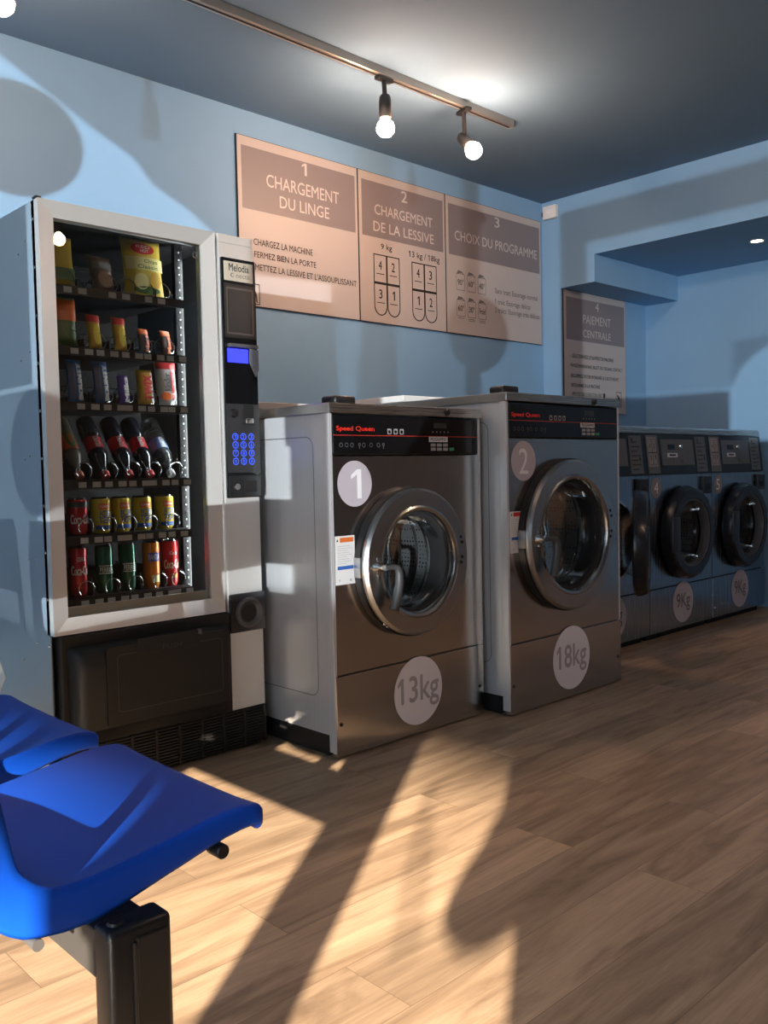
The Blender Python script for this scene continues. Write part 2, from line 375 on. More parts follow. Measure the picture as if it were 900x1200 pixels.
def hexgrid(): pass
def big_washer(name, label, loc, W, H, D, cx, cz, RO, RI, num, kg, stx, sty, kgx, kgz, icons):
    t = thing(name, label, 'washing machine', loc)
    vcx = .058 if W < .8 else .030; zp0 = H-.179; zp1 = H-.035; zs = .288
    # shell
    sh = MB().box(.012, .016, .03, D, .075, zp1).box(W-.016, W-.012, .03, D, .075, zp1).box(.016, W-.016, D-.004, D, .075, zp1).box(.016, W-.016, .03, D, .075, .08)
    sh.build('side_panel', steel_s, t)
    MB().poly([rrect(.10, D-.02, .20, H-.11, .04), rrect(.103, D-.023, .203, H-.113, .037)], .0115, plane='YZ').build('panel_groove', mat('groove', (.25, .25, .25), .4, 1.), t)
    MB().box(0, .014, 0, .035, .02, zp1, .002).build('corner_post', steel_s, t)
    MB().box(W-.014, W, 0, .035, .02, zp1, .002).build('corner_post', steel_s, t)
    MB().box(.02, W-.02, .06, D-.02, 0, .09).build('base', dark_m, t)
    # front plates
    plate_hole(MB(), .014, W-.014, zs+.002, zp0-.003, cx, cz, RI+.02, 0, .02).build('front_panel', steel_f, t)
    MB().box(.004, W-.004, -.004, .02, .006, zs-.002, .002).build('lower_panel', steel_f, t)
    for x in (.022, W-.03): MB().lathe([(0, -.0075), (.006, -.007), (.007, -.004)], 12, 'Y', (x, 0, .12)).build('screw', black_m, t, 40)
    # lid
    MB().box(-.002, W+.002, -.006, D, zp1+.001, H, .003).build('lid', steel_l, t)
    MB().lathe([(0, -.012), (.011, -.012), (.013, -.006), (.013, 0)], 20, 'Y', (W*.745, -.003, H-.018)).build('lid_lock', black_m, t, 40)
    MB().box(vcx, vcx+.098, .03, .11, H-.002, H+.030, .010, 3).build('vent_cap', black_m, t, 40)
    # control panel
    cp = MB().box(.016, W-.016, -.003, .02, zp0, zp1-.004, .006).build('control_panel', blackg_m, t)
    x0, y = .016, -.0042; zc = zp0; h = zp1-zp0
    MB().box(.018, W-.02, y, -.002, zc+h*.475, zc+h*.475+.0022).build('red_line', redp, cp)
    MB().text('Speed Queen', .030, .030+W*.225, zc+h*.56, zc+h*.70, y, .03).build('lettering', mat('red_lettering', (.75, .03, .015), .5, emit=.12), cp)
    ic = MB()
    for i in range(icons):
        xx = W*.345+i*.031; ic.poly([rrect(xx, xx+.02, zc+h*.52, zc+h*.66, .003), rrect(xx+.004, xx+.016, zc+h*.54, zc+h*.62, .002)], y)
    ic.build('dose_icons', mat('icon_grey', (.33, .33, .33), .5), cp)
    i2 = MB()
    for i, xx in enumerate((.05, .075, .10, .135, .155, .19, .225, .25)):
        if i in (3, 7): i2.poly([circ(xx, zc+h*.26, .006, 12), circ(xx, zc+h*.26, .003, 12)], y).poly([rect(xx-.002, xx+.002, zc+h*.16, zc+h*.24)], y)
        else: i2.poly([circ(xx, zc+h*.25, .008, 14), circ(xx, zc+h*.25, .006, 14)], y)
    i2.build('status_icons', mat('icon_dim', (.11, .11, .11), .5), cp)
    MB().box(W*.655, W*.745, y, -.002, zc+h*.70, zc+h*.84).build('display', mat('display_grey', (.04, .045, .045), .2), cp)
    d = MB()
    for i in range(5): d.box(W*.645+i*.021, W*.645+i*.021+.005, y, -.002, zc+h*.58, zc+h*.62)
    d.build('indicator', mat('icon_dim2', (.2, .2, .2), .5), cp)
    p = MB().box(W*.62, W*.75, y, -.002, zc+h*.34, zc+h*.48).build('programme_plate', paperm, cp)
    MB().text('PROGRAMMES', W*.628, W*.742, zc+h*.365, zc+h*.455, y-.0006, .01).build('lettering', ink, p)
    for r_ in range(2):
        for c in range(3):
            bx = W*.632+c*W*.043; bz = zc+h*(.22-.11*r_)
            MB().box(bx, bx+W*.03, y-.003, -.002, bz, bz+h*.08, .001).build('button', sheetm, cp)
    MB().box(W*.632+3*W*.043, W*.632+3*W*.043+W*.032, y-.003, -.002, zc+h*.11, zc+h*.19, .001).build('start_button', greenp, cp)
    # drum
    MB().lathe([(RI+.02, .0), (RI+.03, .02), (RI+.03, .10), (RI+.07, .11), (RI+.07, .50)], 64, 'Y', (cx, 0, cz)).build('drum', holes_m, t, 40)
    MB().lathe([(RI+.07, .50), (RI*.6, .52), (.05, .515), (0, .51)], 64, 'Y', (cx, 0, cz)).build('drum_back', holes_m, t, 40)
    rb = MB()
    for rr, yy in ((RI+.032, .06), (RI+.028, .105), (RI+.066, .2), (RI+.066, .3)):
        rb.lathe([(rr+.004, yy-.006), (rr-.006, yy), (rr+.004, yy+.006)], 64, 'Y', (cx, 0, cz))
    rb.build('drum_rib', drum_m, t, 30)
    # door: gasket, ring, bowl glass, handle
    MB().lathe([(RI+.02, .01), (RO-.012, .01), (RO+.006, -.002), (RO+.006, -.030), (RO-.01, -.034), (RI+.01, -.034)], 96, 'Y', (cx, 0, cz)).build('gasket', black_m, t, 40)
    door = MB().lathe([(RI+.012, -.030), (RO-.008, -.030), (RO, -.036), (RO, -.048), (RO-.010, -.058), (RI+.030, -.060), (RI+.024, -.060)], 96, 'Y', (cx, 0, cz)).build('door', ringm, t, 35)
    MB().lathe([(RI+.026, -.061), (RI+.018, -.064), (RI+.008, -.060), (RI+.002, -.048), (RI+.002, -.032)], 96, 'Y', (cx, 0, cz)).build('door_rim', mat('rim_steel', (.42, .41, .40), .22, 1.0), door, 40)
    MB().lathe([(RI+.004, -.034), (RI-.008, -.030), (RI-.010, .0), (RI-.004, .06)], 64, 'Y', (cx, 0, cz)).build('door_seal', mat('seal_rubber', (.012, .012, .013), .75), door, 50)
    MB().lathe([(RI-.010, -.012), (RI*.93, .0), (RI*.9, .05), (RI*.75, .075), (0, .085)], 64, 'Y', (cx, 0, cz)).build('door_glass', door_glass, door, 60)
    hx = cx-RO+.052
    hb = MB().lathe([(0, -.078), (.018, -.078), (.020, -.072), (.024, -.060)], 24, 'Y', (hx, 0, cz)).lathe([(0, -.098), (.010, -.098), (.010, -.076)], 16, 'Y', (hx, 0, cz))
    for a in range(4):
        hb.lathe([(0, -.066), (.0045, -.065), (.005, -.06)], 10, 'Y', (hx+.029*math.cos(a*PI/2), 0, cz+.029*math.sin(a*PI/2)))
    hb.build('handle_boss', chrome, door, 40)
    pth = [(hx, -.10, cz), (hx+.03, -.102, cz+.001), (hx+.052, -.104, cz-.004), (hx+.060, -.106, cz-.025), (hx+.058, -.107, cz-.06), (hx+.048, -.107, cz-.10), (hx+.032, -.106, cz-.150)]
    MB().tube(pth, lambda u: .012+.006*max(0, u-.15) if u > .3 else .010, 12).build('handle', mat('handle_grey', (.06, .06, .062), .45), door, 50)
    MB().tube([Vector(q)+Vector((.011, .004, 0)) for q in pth[2:]], .013, 10).build('handle_grip', black_m, door, 50)
    lt = MB().box(cx-RO-.010, cx-RO+.012, -.040, -.004, cz-.036, cz+.036, .004)
    lt.build('latch_plate', ringm, t, 40)
    for dx, dz in ((.215, .075), (.222, .055), (.222, .0), (.216, -.02)):
        MB().lathe([(0, -.064), (.006, -.063), (.007, -.058)], 12, 'Y', (cx+RO*dx/.262, 0, cz+dz*RO/.262)).build('hinge_screw', black_m, door, 40)
    s3 = MB()
    for dx, dz in ((-.155, -.2), (-.14, -.21)): s3.lathe([(0, -.006), (.005, -.005), (.006, 0)], 10, 'Y', (cx+(RO+.01)*dx/.262, -.034, cz+dz*(RO+.006)/.262))
    s3.build('gasket_screw', chrome, t, 40)
    # stickers
    s = MB().poly([circ(stx, sty, .080)], -.0012).build('number_sticker', stick_m, t)
    MB().text(num, stx-(.018 if num == '1' else .03), stx+.03, sty-.052, sty+.05, -.002).build('lettering', stick_l, s)
    s = MB().poly([circ(kgx, kgz, .128 if W < .8 else .136)], -.0052).build('capacity_sticker', mat('pale_sticker', (.88, .84, .87), .5), t)
    MB().text(kg, kgx-.108, kgx+.108, kgz-.068, kgz+.058, -.006, .015).build('lettering', stick_d, s)
    s = MB().box(.016, .104, -.0015, 0, .602 if W < .8 else .652, .77 if W < .8 else .818).build('warning_label', paperm, t)
    zb = .602 if W < .8 else .652
    MB().box(.037, .098, -.002, -.0015, zb+.146, zb+.162).build('warning_header', orangep if W < .8 else redp, s)
    MB().poly([[(.020, zb+.149), (.030, zb+.149), (.025, zb+.159)]], -.002).build('warning_triangle', ink, s)
    MB().box(.024, .096, -.002, -.0015, zb+.052, zb+.064).build('blue_band', bluep, s)
    ln = MB()
    for i in range(9): ln.box(.024, .024+.07*(.6+.4*((i*37) % 10)/10), -.0018, -.0015, zb+.072+i*.0075, zb+.0735+i*.0075)
    ln.box(.03, .034, -.002, -.0015, zb+.012, zb+.02).box(.078, .088, -.002, -.0015, zb+.01, zb+.018)
    ln.build('label_text', mat('pale_grey_ink', (.45, .45, .45), .6), s)
    return t
big_washer('washing_machine', 'steel front loading washing machine number 1 with the 13kg sticker', (.821, 1.7256, 0), .786, 1.225, .72, .372, .657, .268, .180, '1', '13kg', .112, .948, .405, .168, 3)
big_washer('washing_machine', 'steel front loading washing machine number 2 with the 18kg sticker', (1.637, 1.6176, 0), .816, 1.289, .80, .384, .706, .315, .228, '2', '18kg', .107, 1.018, .42, .174, 4)

# white boxed covers behind the two big washers
def service_box(label, x0, x1, y0, y1, z1):
    t = thing('service_box', label, 'box cover', ((x0+x1)/2, y0, 0)); hw = (x1-x0)/2
    MB().box(-hw+.03, hw-.03, .03, y1-y0, 0, z1-.03).build('body', white_m, t)
    MB().box(-hw, hw, 0, y1-y0, z1-.03, z1, .003).build('lid', white_m, t)
service_box('white boxed cover behind the 13kg washing machine, beside the vending machine', 1.0, 1.56, 2.47, 3.0, 1.288)
service_box('taller white boxed cover between the two big washing machines, against the wall', 1.925, 2.45, 2.47, 3.0, 1.352)

# ------------------------------------------------------------------ the 9 kg machines
def small_washer(label, X, num, open_door=False):
    W, D = .7412, .92
    t = thing('washing_machine', label, 'washing machine', (X, 1.979, 0), 0, '9 kg washing machines in the alcove')
    cx, cz, RI = .372, .595, .19
    MB().box(.003, .007, .02, D, .03, .94).box(W-.007, W-.003, .02, D, .03, .94).box(.007, W-.007, D-.004, D, .03, 1.16).box(.007, W-.007, .03, D, .03, .035).build('side_panel', blue_steel, t)
    sp = MB()
    for x in (.003, W-.007): sp.poly([[(.02, .93), (D, .93), (D, 1.165), (.05, 1.165)]], x, .004, 'YZ')
    sp.build('upper_side', blue_steel, t)
    plate_hole(MB(), .003, W-.003, .294, .931, cx, cz, RI+.015, 0, .02).build('front_panel', blue_steel, t)
    MB().box(.003, W-.003, -.003, .02, .04, .288, .002).build('lower_panel', blue_steel, t)
    MB().box(.02, W-.02, .04, D-.02, 0, .06).build('base', dark_m, t)
    MB().lathe([(0, -.009), (.008, -.008), (.008, -.003)], 12, 'Y', (.04, 0, .10)).build('screw', chrome, t, 40)
    # lid
    lp = [(.030, 1.168), (.034, 1.195), (.046, 1.206), (D, 1.214), (D, 1.168)]
    m_ = MB(); m_.poly([lp], .0005, W-.001, 'YZ'); m_.build('lid', steel_l, t)
    # slanted control panel, built upright then leaned back
    T = Matrix.Translation((0, .004, .934)) @ Matrix.Rotation(rad(-6.5), 4, 'X')
    h = .232
    cp = MB().box(.001, W-.001, 0, .02, 0, h, T=T).build('control_panel', blackg_m, t)
    MB().box(-.03, .135, -.002, 0, .005, h-.012, T=T) if False else None
    def pl_(name, a, b, c, d, y, mm, par):
        return MB().box(a, b, y, y+.003, c, d, T=T).build(name, mm, par)
    pl_('label_sheet', .012, .140, .008, h-.008, -.002, platem, cp)
    ds = pl_('dispenser_label', .018, .118, .045, h-.02, -.004, sheetm if num != '5' else mat('pale_pink_sheet', (.42, .36, .35), .5), cp)
    g = MB()
    g.poly([rrect(.024, .067, .055, h-.03, .012), rrect(.026, .065, .057, h-.032, .011)], -.0046).poly([rrect(.069, .112, .055, h-.03, .012), rrect(.071, .110, .057, h-.032, .011)], -.0046).box(.022, .114, -.0048, -.004, .122, .128)
    g._tf(g.bm.verts, T); g.build('compartment_lines', ink, ds)
    g = MB()
    for ch, xx, zz in (('4', .036, .15), ('2', .081, .15), ('3', .036, .085), ('1', .083, .085)): g.text(ch, xx, xx+.017, zz, zz+.026, -.0047)
    g._tf(g.bm.verts, T); g.build('lettering', ink, ds)
    dp = pl_('display_plate', .168, .545, .052, h-.030, -.003, platem, cp)
    pl_('display', .245, .325, .142, .172, -.005, blackg_m, dp)
    pp = pl_('programme_label', .232, .345, .098, .122, -.005, paperm, dp)
    pl_('label_text', .252, .325, .105, .115, -.0056, ink, pp)
    g = MB()
    for r_ in range(2):
        for c in range(4): g.box(.235+c*.03, .257+c*.03, -.005, -.002, .058+r_*.018, .070+r_*.018)
    g._tf(g.bm.verts, T); g.build('buttons', mat('button_grey', (.16, .16, .16), .5), dp)
    g = MB().lathe([(0, -.012), (.013, -.011), (.015, -.003)], 20, 'Y', (.39, 0, .16)); g._tf(g.bm.verts, T); g.build('knob', chrome, dp, 40)
    g = MB().lathe([(0, -.006), (.011, -.006), (.012, -.003)], 16, 'Y', (.395, 0, .075)); g._tf(g.bm.verts, T); g.build('key_lock', greym, dp, 40)
    g = MB().poly([circ(.47, .11, .028, 24), circ(.47, .11, .025, 24)], -.0036); g._tf(g.bm.verts, T); g.build('ring_mark', mat('icon_dim', (.11, .11, .11), .5), dp)
    st = pl_('instruction_strip', .572, .70, .010, h-.012, -.003, platem, cp)
    g = MB()
    for i in range(7): g.box(.59, .65+.03*(i % 2), -.0036, -.003, .03+i*.025, .036+i*.025)
    g.lathe([(0, -.004), (.010, -.004)], 14, 'Y', (.605, 0, h-.035)).lathe([(0, -.004), (.010, -.004)], 14, 'Y', (.67, 0, .09))
    g._tf(g.bm.verts, T); g.build('strip_text', ink, st)
    # drum
    MB().lathe([(RI+.015, 0), (RI+.03, .02), (RI+.03, .08), (RI+.06, .09), (RI+.06, .5), (.1, .52), (0, .51)], 56, 'Y', (cx, 0, cz)).build('drum', holes_m, t, 40)
    MB().lathe([(RI+.02, .012), (RI+.03, -.004), (RI+.015, -.010), (RI+.004, -.002), (RI+.004, .03)], 56, 'Y', (cx, 0, cz)).build('drum_collar', chrome, t, 40)
    # door
    def poly_ring(r, n=8): pass
    dn = MB().lathe([(.205, -.004), (.260, -.004), (.272, -.014), (.272, -.036), (.260, -.070), (.246, -.078), (.204, -.078), (.194, -.070), (.190, -.05)], 16 if not open_door else 32, 'Y', (0, 0, 0))
    door = dn.build('door', mat('navy_black_plastic', (.012, .015, .022), .25), t, 25)
    MB().lathe([(.195, -.074), (.190, -.073), (.186, -.060), (.184, -.02)], 48, 'Y').build('door_rim', greym, door, 40)
    MB().lathe([(.186, -.045), (.178, -.015), (.155, .05), (.10, .078), (0, .084)], 48, 'Y').build('door_glass', door_glass, door, 60)
    MB().box(-.250, -.165, -.084, -.062, -.10, .10, .012, 3).build('handle', mat('navy_handle', (.02, .025, .035), .3), door, 40)
    if open_door:
        door.location = (.630, -.05, cz); door.rotation_euler = (0, 0, rad(112))
        # swung out on its hinge at the right
        hinge = Vector((.572, -.02, cz)); a = rad(28)
        off = Vector((-.275, 0, 0)); door.rotation_euler = (0, 0, a)
        door.location = hinge+Matrix.Rotation(a, 3, 'Z') @ off
    else: door.location = (cx, 0, cz)
    MB().box(.635, .665, -.03, 0, cz-.14, cz+.14, .004).build('hinge', black_m, t)
    MB().box(.600, .705, -.022, 0, .812, .915, .005).build('latch_box', black_m, t)
    MB().box(.63, .675, -.026, -.02, .835, .868, .004).build('latch_slot', dark_m, t)
    s = MB().poly([circ(.078, .860, .058)], -.0012).build('number_sticker', mat('grey_sticker', (.27, .25, .26), .5), t)
    MB().text(num, .056, .10, .828, .895, -.002).build('lettering', stick_l, s)
    s = MB().poly([circ(.373, .186, .120)], -.0042).build('capacity_sticker', stick_m, t)
    MB().text('9Kg', .295, .452, .130, .238, -.005, .01).build('lettering', mat('dark_grey_letter', (.13, .12, .13), .5), s)
    return t
small_washer('9Kg front loading washing machine with its round door swung open, beside machine number 2', 2.598, '3', True)
small_washer('9Kg front loading washing machine bearing round sticker number 4', 3.340, '4')
small_washer('9Kg front loading washing machine bearing round sticker number 5, at the end of the row', 4.082, '5')

# ------------------------------------------------------------------ vending machine
vm = thing('vending_machine', 'tall silver and black snack and drink vending machine beside washing machine number 1', 'vending machine', (0, 2.0749, 0))
VD, VH, VW = .84, 1.83, .78
side_m = painted('vending_side_paint', (.30, .39, .47), .38, .03, 2, .02)
MB().box(0, .004, .03, VD, .03, VH-.004).box(VW-.004, VW, .03, VD, .03, VH-.004).box(.004, VW-.004, VD-.004, VD, .03, VH-.004).box(0, VW, .03, VD, VH-.004, VH).build('cabinet', side_m, vm)
RV = [(.04, .47+i*.145, .005) for i in range(10)]
for y, z in ((.10, 1.72), (.16, 1.69), (.10, 1.38), (.17, 1.36), (.13, 1.06), (.17, 1.05), (.12, .74), (.17, .73), (.13, .47), (.24, .40)): RV.append((y, z, .004))
for y, z, q_ in RV: MB().lathe([(.0, -.003), (q_*.8, -.002), (q_, 0)], 10, 'X', (0, y, z)).build('rivet', chrome, vm, 40)
ntc = MB().box(-.0015, 0, -.075, .075, -.075, .075).build('white_square', paperm, vm); ntc.location = (0, .51, .315); ntc.rotation_euler = (rad(45), 0, 0)  # small white square standing on its corner
# interior
MB().box(.006, .010, .05, .66, .50, VH-.01).box(.672, .676, .05, .66, .50, VH-.01).box(.010, .672, .655, .66, .50, VH-.01).box(.010, .672, .05, .655, .50, .505).box(.010, .672, .05, .655, VH-.03, VH-.008).build('interior', dark_m, vm)
pr = MB()
for z in range(46): pr.lathe([(0, -.002), (.0028, -.002), (.003, 0)], 8, 'Y', (.545, .118, .60+z*.026))
pr.build('rail_holes', paperm, vm)
MB().box(.53, .56, .12, .14, .52, 1.80).build('shelf_rail', blackg_m, vm)
for zz in (.61, 1.05, 1.42, 1.66): MB().lathe([(0, -.004), (.005, -.003), (.006, 0)], 10, 'Y', (.625, .30, zz)).build('inner_screw', chrome, vm, 40)
MB().box(.611, .617, .052, .060, .56, 1.76).build('fill_strip', mat('fill_white', (.9, .95, 1.0), .4, emit=115), vm)  # unseen glowing strip added behind the frame to brighten the goods
# door frame
def frame_member(name, a, b, c, d):   # quad a,b (outer) c,d (inner), xz pairs, with mitred ends and a sloped face
    m_ = MB(); lo = [(*a,), (*b,), (*c,), (*d,)]
    f = [m_.bm.verts.new((p[0], y, p[1])) for p, y in zip(lo, (0, 0, .014, .014))]; bk = [m_.bm.verts.new((p[0], .05, p[1])) for p in lo]
    m_.bm.faces.new(f); m_.bm.faces.new(bk[::-1])
    for i in range(4): m_.bm.faces.new((f[i], bk[i], bk[(i+1) % 4], f[(i+1) % 4]))
    return m_
O0, O1, P0, P1 = (0, .504), (.62, 1.83), (.052, .555), (.572, 1.782)
q = {'TL': (O0[0], O1[1]), 'TR': O1, 'BL': O0, 'BR': (O1[0], O0[1])}; r_ = {'TL': (P0[0], P1[1]), 'TR': P1, 'BL': P0, 'BR': (P1[0], P0[1])}
for a, b in (('TL', 'TR'), ('TR', 'BR'), ('BR', 'BL'), ('BL', 'TL')):
    frame_member('door_frame', q[a], q[b], r_[b], r_[a]).build('door_frame', silver_m, vm)
MB().box(P0[0]-.003, P1[0]+.003, .024, .029, P0[1]-.003, P1[1]+.003).build('glass_pane', glass_m, vm)
MB().box(-.004, .012, .002, .03, VH, VH+.006).build('hinge_cap', black_m, vm)
MB().box(P0[0]-.002, P1[0]+.002, .031, .040, .545, .584).build('glass_rail', silver_m, vm)
MB().lathe([(.012, -.002), (.010, -.003), (.008, -.002)], 20, 'Y', (.552, .022, 1.745)).build('pane_lock', chrome, vm, 40)
# shelves with coils and price labels
SH = [1.578, 1.388, 1.214, .965, .787, .586]
lanes = [(.12, .27, .40), (.135, .222, .31, .39, .475), (.15, .24, .315, .397, .475), (.145, .235, .32, .395, .478), (.145, .225, .297, .375, .46), (.14, .23, .313, .404, .475)]
def coil(x, y, z, r, turns, ln):
    return MB().tube([(x+r*math.sin(a), y+ln*a/(2*PI*turns), z-r*math.cos(a)) for a in [2*PI*turns*i/(22*turns) for i in range(22*turns+1)]], .0016, 5)
k = 0
for i, z in enumerate(SH):
    s = MB().box(.042, .525, .075, .64, z+.012, z+.017).box(.042, .525, .055, .066, z-.013, z+.015).build('shelf', mat('shelf_black', (.02, .02, .022), .4), vm)
    for x in lanes[i]:
        if i < 3:
            dm = MB().box(x+.042, x+.0435, .10, .60, z+.017, z+.05).build('lane_divider', mat('divider', (.09, .09, .1), .3, .8), s)
            coil(x, .078, z+.017+.031, .029, 4, .30).build('coil', coil_m, s, 60)
            if i == 0: coil(x+.065, .078, z+.017+.031, .029, 4, .30).build('coil', coil_m, s, 60)
        else:
            MB().tube([(x+.026*math.cos(rad(a)), .066, z+.045+.026*math.sin(rad(a))) for a in range(-50, 235, 12)], .0016, 5).build('coil', coil_m, s, 60)
            MB().box(x+.034, x+.0355, .10, .60, z+.017, z+.075).build('lane_divider', mat('divider', (.09, .09, .1), .3, .8), s)
        for dx, wd in ((-.012, .026), (.036, .028)):
            tg = MB().box(x+dx-wd/2, x+dx+wd/2, .0535, .055, z-.008, z+.010).build('price_label', paperm, s); k += 1
# control column
MB().box(.632, VW, 0, .05, .145, 1.80, .003).build('control_column', silver_m, vm)
MB().box(.632, VW, 0.001, .05, 1.80, VH, .002).build('column_cap', silver_m, vm)
cpn = MB().box(.637, .779, -.012, .002, .905, 1.748, .004).build('control_panel', blackg_m, vm)
b = MB().box(.645, .766, -.0145, -.011, 1.668, 1.735, .001).build('brand_plate', mat('plate_cream', (.66, .58, .46), .3), cpn)
MB().text('Melodia', .664, .748, 1.702, 1.728, -.0152, .012).build('lettering', ink, b)
MB().text('necta', .694, .750, 1.680, 1.694, -.0152, .0).poly([circ(.678, 1.688, .008, 16), circ(.680, 1.688, .005, 16)], -.0152).build('logo', mat('plate_grey', (.25, .21, .15), .4), b)
b = MB().box(.642, .774, -.0145, -.011, 1.468, 1.660, .003).build('card_reader_frame', mat('reader_frame', (.02, .02, .02), .3), cpn)
MB().poly([rect(.650, .764, 1.482, 1.645), rect(.656, .758, 1.488, 1.639)], -.0152).build('reader_bezel', mat('bezel', (.14, .13, .12), .3, .5), b)
MB().box(.657, .757, -.0155, -.014, 1.489, 1.638).build('reader_screen', mat('reader_screen', (.035, .033, .032), .25), b)
MB().box(.650, .737, -.014, -.011, 1.383, 1.432).build('display', blue_led, cpn)
hm = MB(); vs = [hm.bm.verts.new(p_) for p_ in ((.742, -.013, 1.44), (.770, -.030, 1.43), (.770, -.030, 1.36), (.768, -.013, 1.335), (.742, -.013, 1.385))]; hm.bm.faces.new(vs)
hm.box(.650, .772, -.030, -.012, 1.436, 1.448, .002); hm.build('display_hood', greym, cpn)
MB().box(.638, .778, -.0135, -.012, .995, 1.238).build('keypad_plate', mat('keypad_plate', (.03, .03, .033), .4), cpn)
MB().lathe([(0, -.022), (.012, -.022), (.016, -.0135)], 20, 'Y', (.668, 0, 1.205)).build('return_button', black_m, cpn, 40)
b = MB().box(.705, .752, -.016, -.0135, 1.165, 1.235, .002).build('coin_slot', dark_m, cpn)
MB().box(.714, .746, -.028, -.015, 1.168, 1.190, .005).build('coin_chute', chrome, b, 40)
for i in range(12):
    x = .672+.034*(i % 3); z = 1.122-.029*(i//3)
    kb = MB().poly([circ(x, z, .0125, 20), circ(x, z, .0100, 20)], -.0142).build('key', blue_key, cpn)
    MB().text('123456789*0#'[i], x-.0035, x+.0035, z-.006, z+.006, -.0142, .01).build('lettering', blue_key, kb)
b = MB().box(.640, .776, -.015, -.011, .910, .985, .002).build('lock_plate', mat('lock_plate', (.016, .016, .017), .3), cpn)
MB().lathe([(0, -.022), (.011, -.022), (.013, -.0145)], 20, 'Y', (.672, 0, .945)).build('key_lock', chrome, b, 40)
MB().box(.704, .758, -.017, -.014, .925, .965, .002).build('bill_slot', dark_m, b)
b = MB().box(.632, .784, -.014, .002, .424, .562, .006).build('coin_return', black_m, vm, 40)
MB().lathe([(.056, -.014), (.054, -.024), (.044, -.026), (.034, -.012), (.030, -.0145), (0, -.0145)], 40, 'Y', (.708, 0, .493)).build('return_cup', greym, b, 40)
MB().lathe([(.030, -.0150), (0, -.0152)], 30, 'Y', (.708, 0, .493)).build('cup_opening', dark_m, b)
# delivery bin
bm_ = MB().box(.016, .636, -.005, .05, .145, .50, .004)
bm_.build('bin_surround', binm, vm)
def rounded_bin():
    m_ = MB(); n = 9; rows = []
    prof = [(.022, .0), (.055, .012), (.085, .040), (.085, .050), (.205, .056), (.33, .056), (.38, .050), (.405, .03), (.415, 0)]
    xs = [(.035, 0), (.04, .35), (.055, .8), (.08, 1), (.57, 1), (.60, .8), (.615, .35), (.62, 0)]
    for x, f in xs: rows.append([m_.bm.verts.new((x, -.004-d*f, .095+z if False else .15+(z-.022)*.80)) for z, d in prof])
    for i in range(len(rows)-1):
        for j in range(len(prof)-1): m_.bm.faces.new((rows[i][j], rows[i+1][j], rows[i+1][j+1], rows[i][j+1]))
    return m_
bn = rounded_bin().build('delivery_bin', binm, vm, 50)
fl = MB().poly([rrect(.135, .585, .205, .455, .012)], -.064, .006).build('bin_flap', binm, bn)
MB().poly([rrect(.17, .56, .245, .43, .015), rrect(.173, .557, .248, .427, .013)], -.0646).build('flap_groove', mat('groove_dark', (.05, .048, .045), .4), fl)
MB().poly([rect(.24, .47, .425, .470)], -.0655, .004).build('handle_recess', dark_m, fl)
MB().box(.465, .475, -.075, -.058, .455, .472, .002).build('handle_catch', greym, fl)
MB().text('PUSH', .33, .40, .424, .440, -.0685).build('lettering', mat('embossed_black', (.04, .04, .04), .4), fl)
# grille
gr = MB().box(.03, VW-.004, -.002, .05, .012, .146).build('vent_grille', dark_m, vm)
g = MB()
for i in range(13): g.box(.03, VW-.004, -.010, -.002, .016+i*.0102, .0205+i*.0102)
g.build('grille_slats', binm, gr)
g = MB()
for i in range(9): g.box(.06+i*.088, .068+i*.088, -.012, -.001, .012, .146)
g.build('grille_bars', binm, gr)

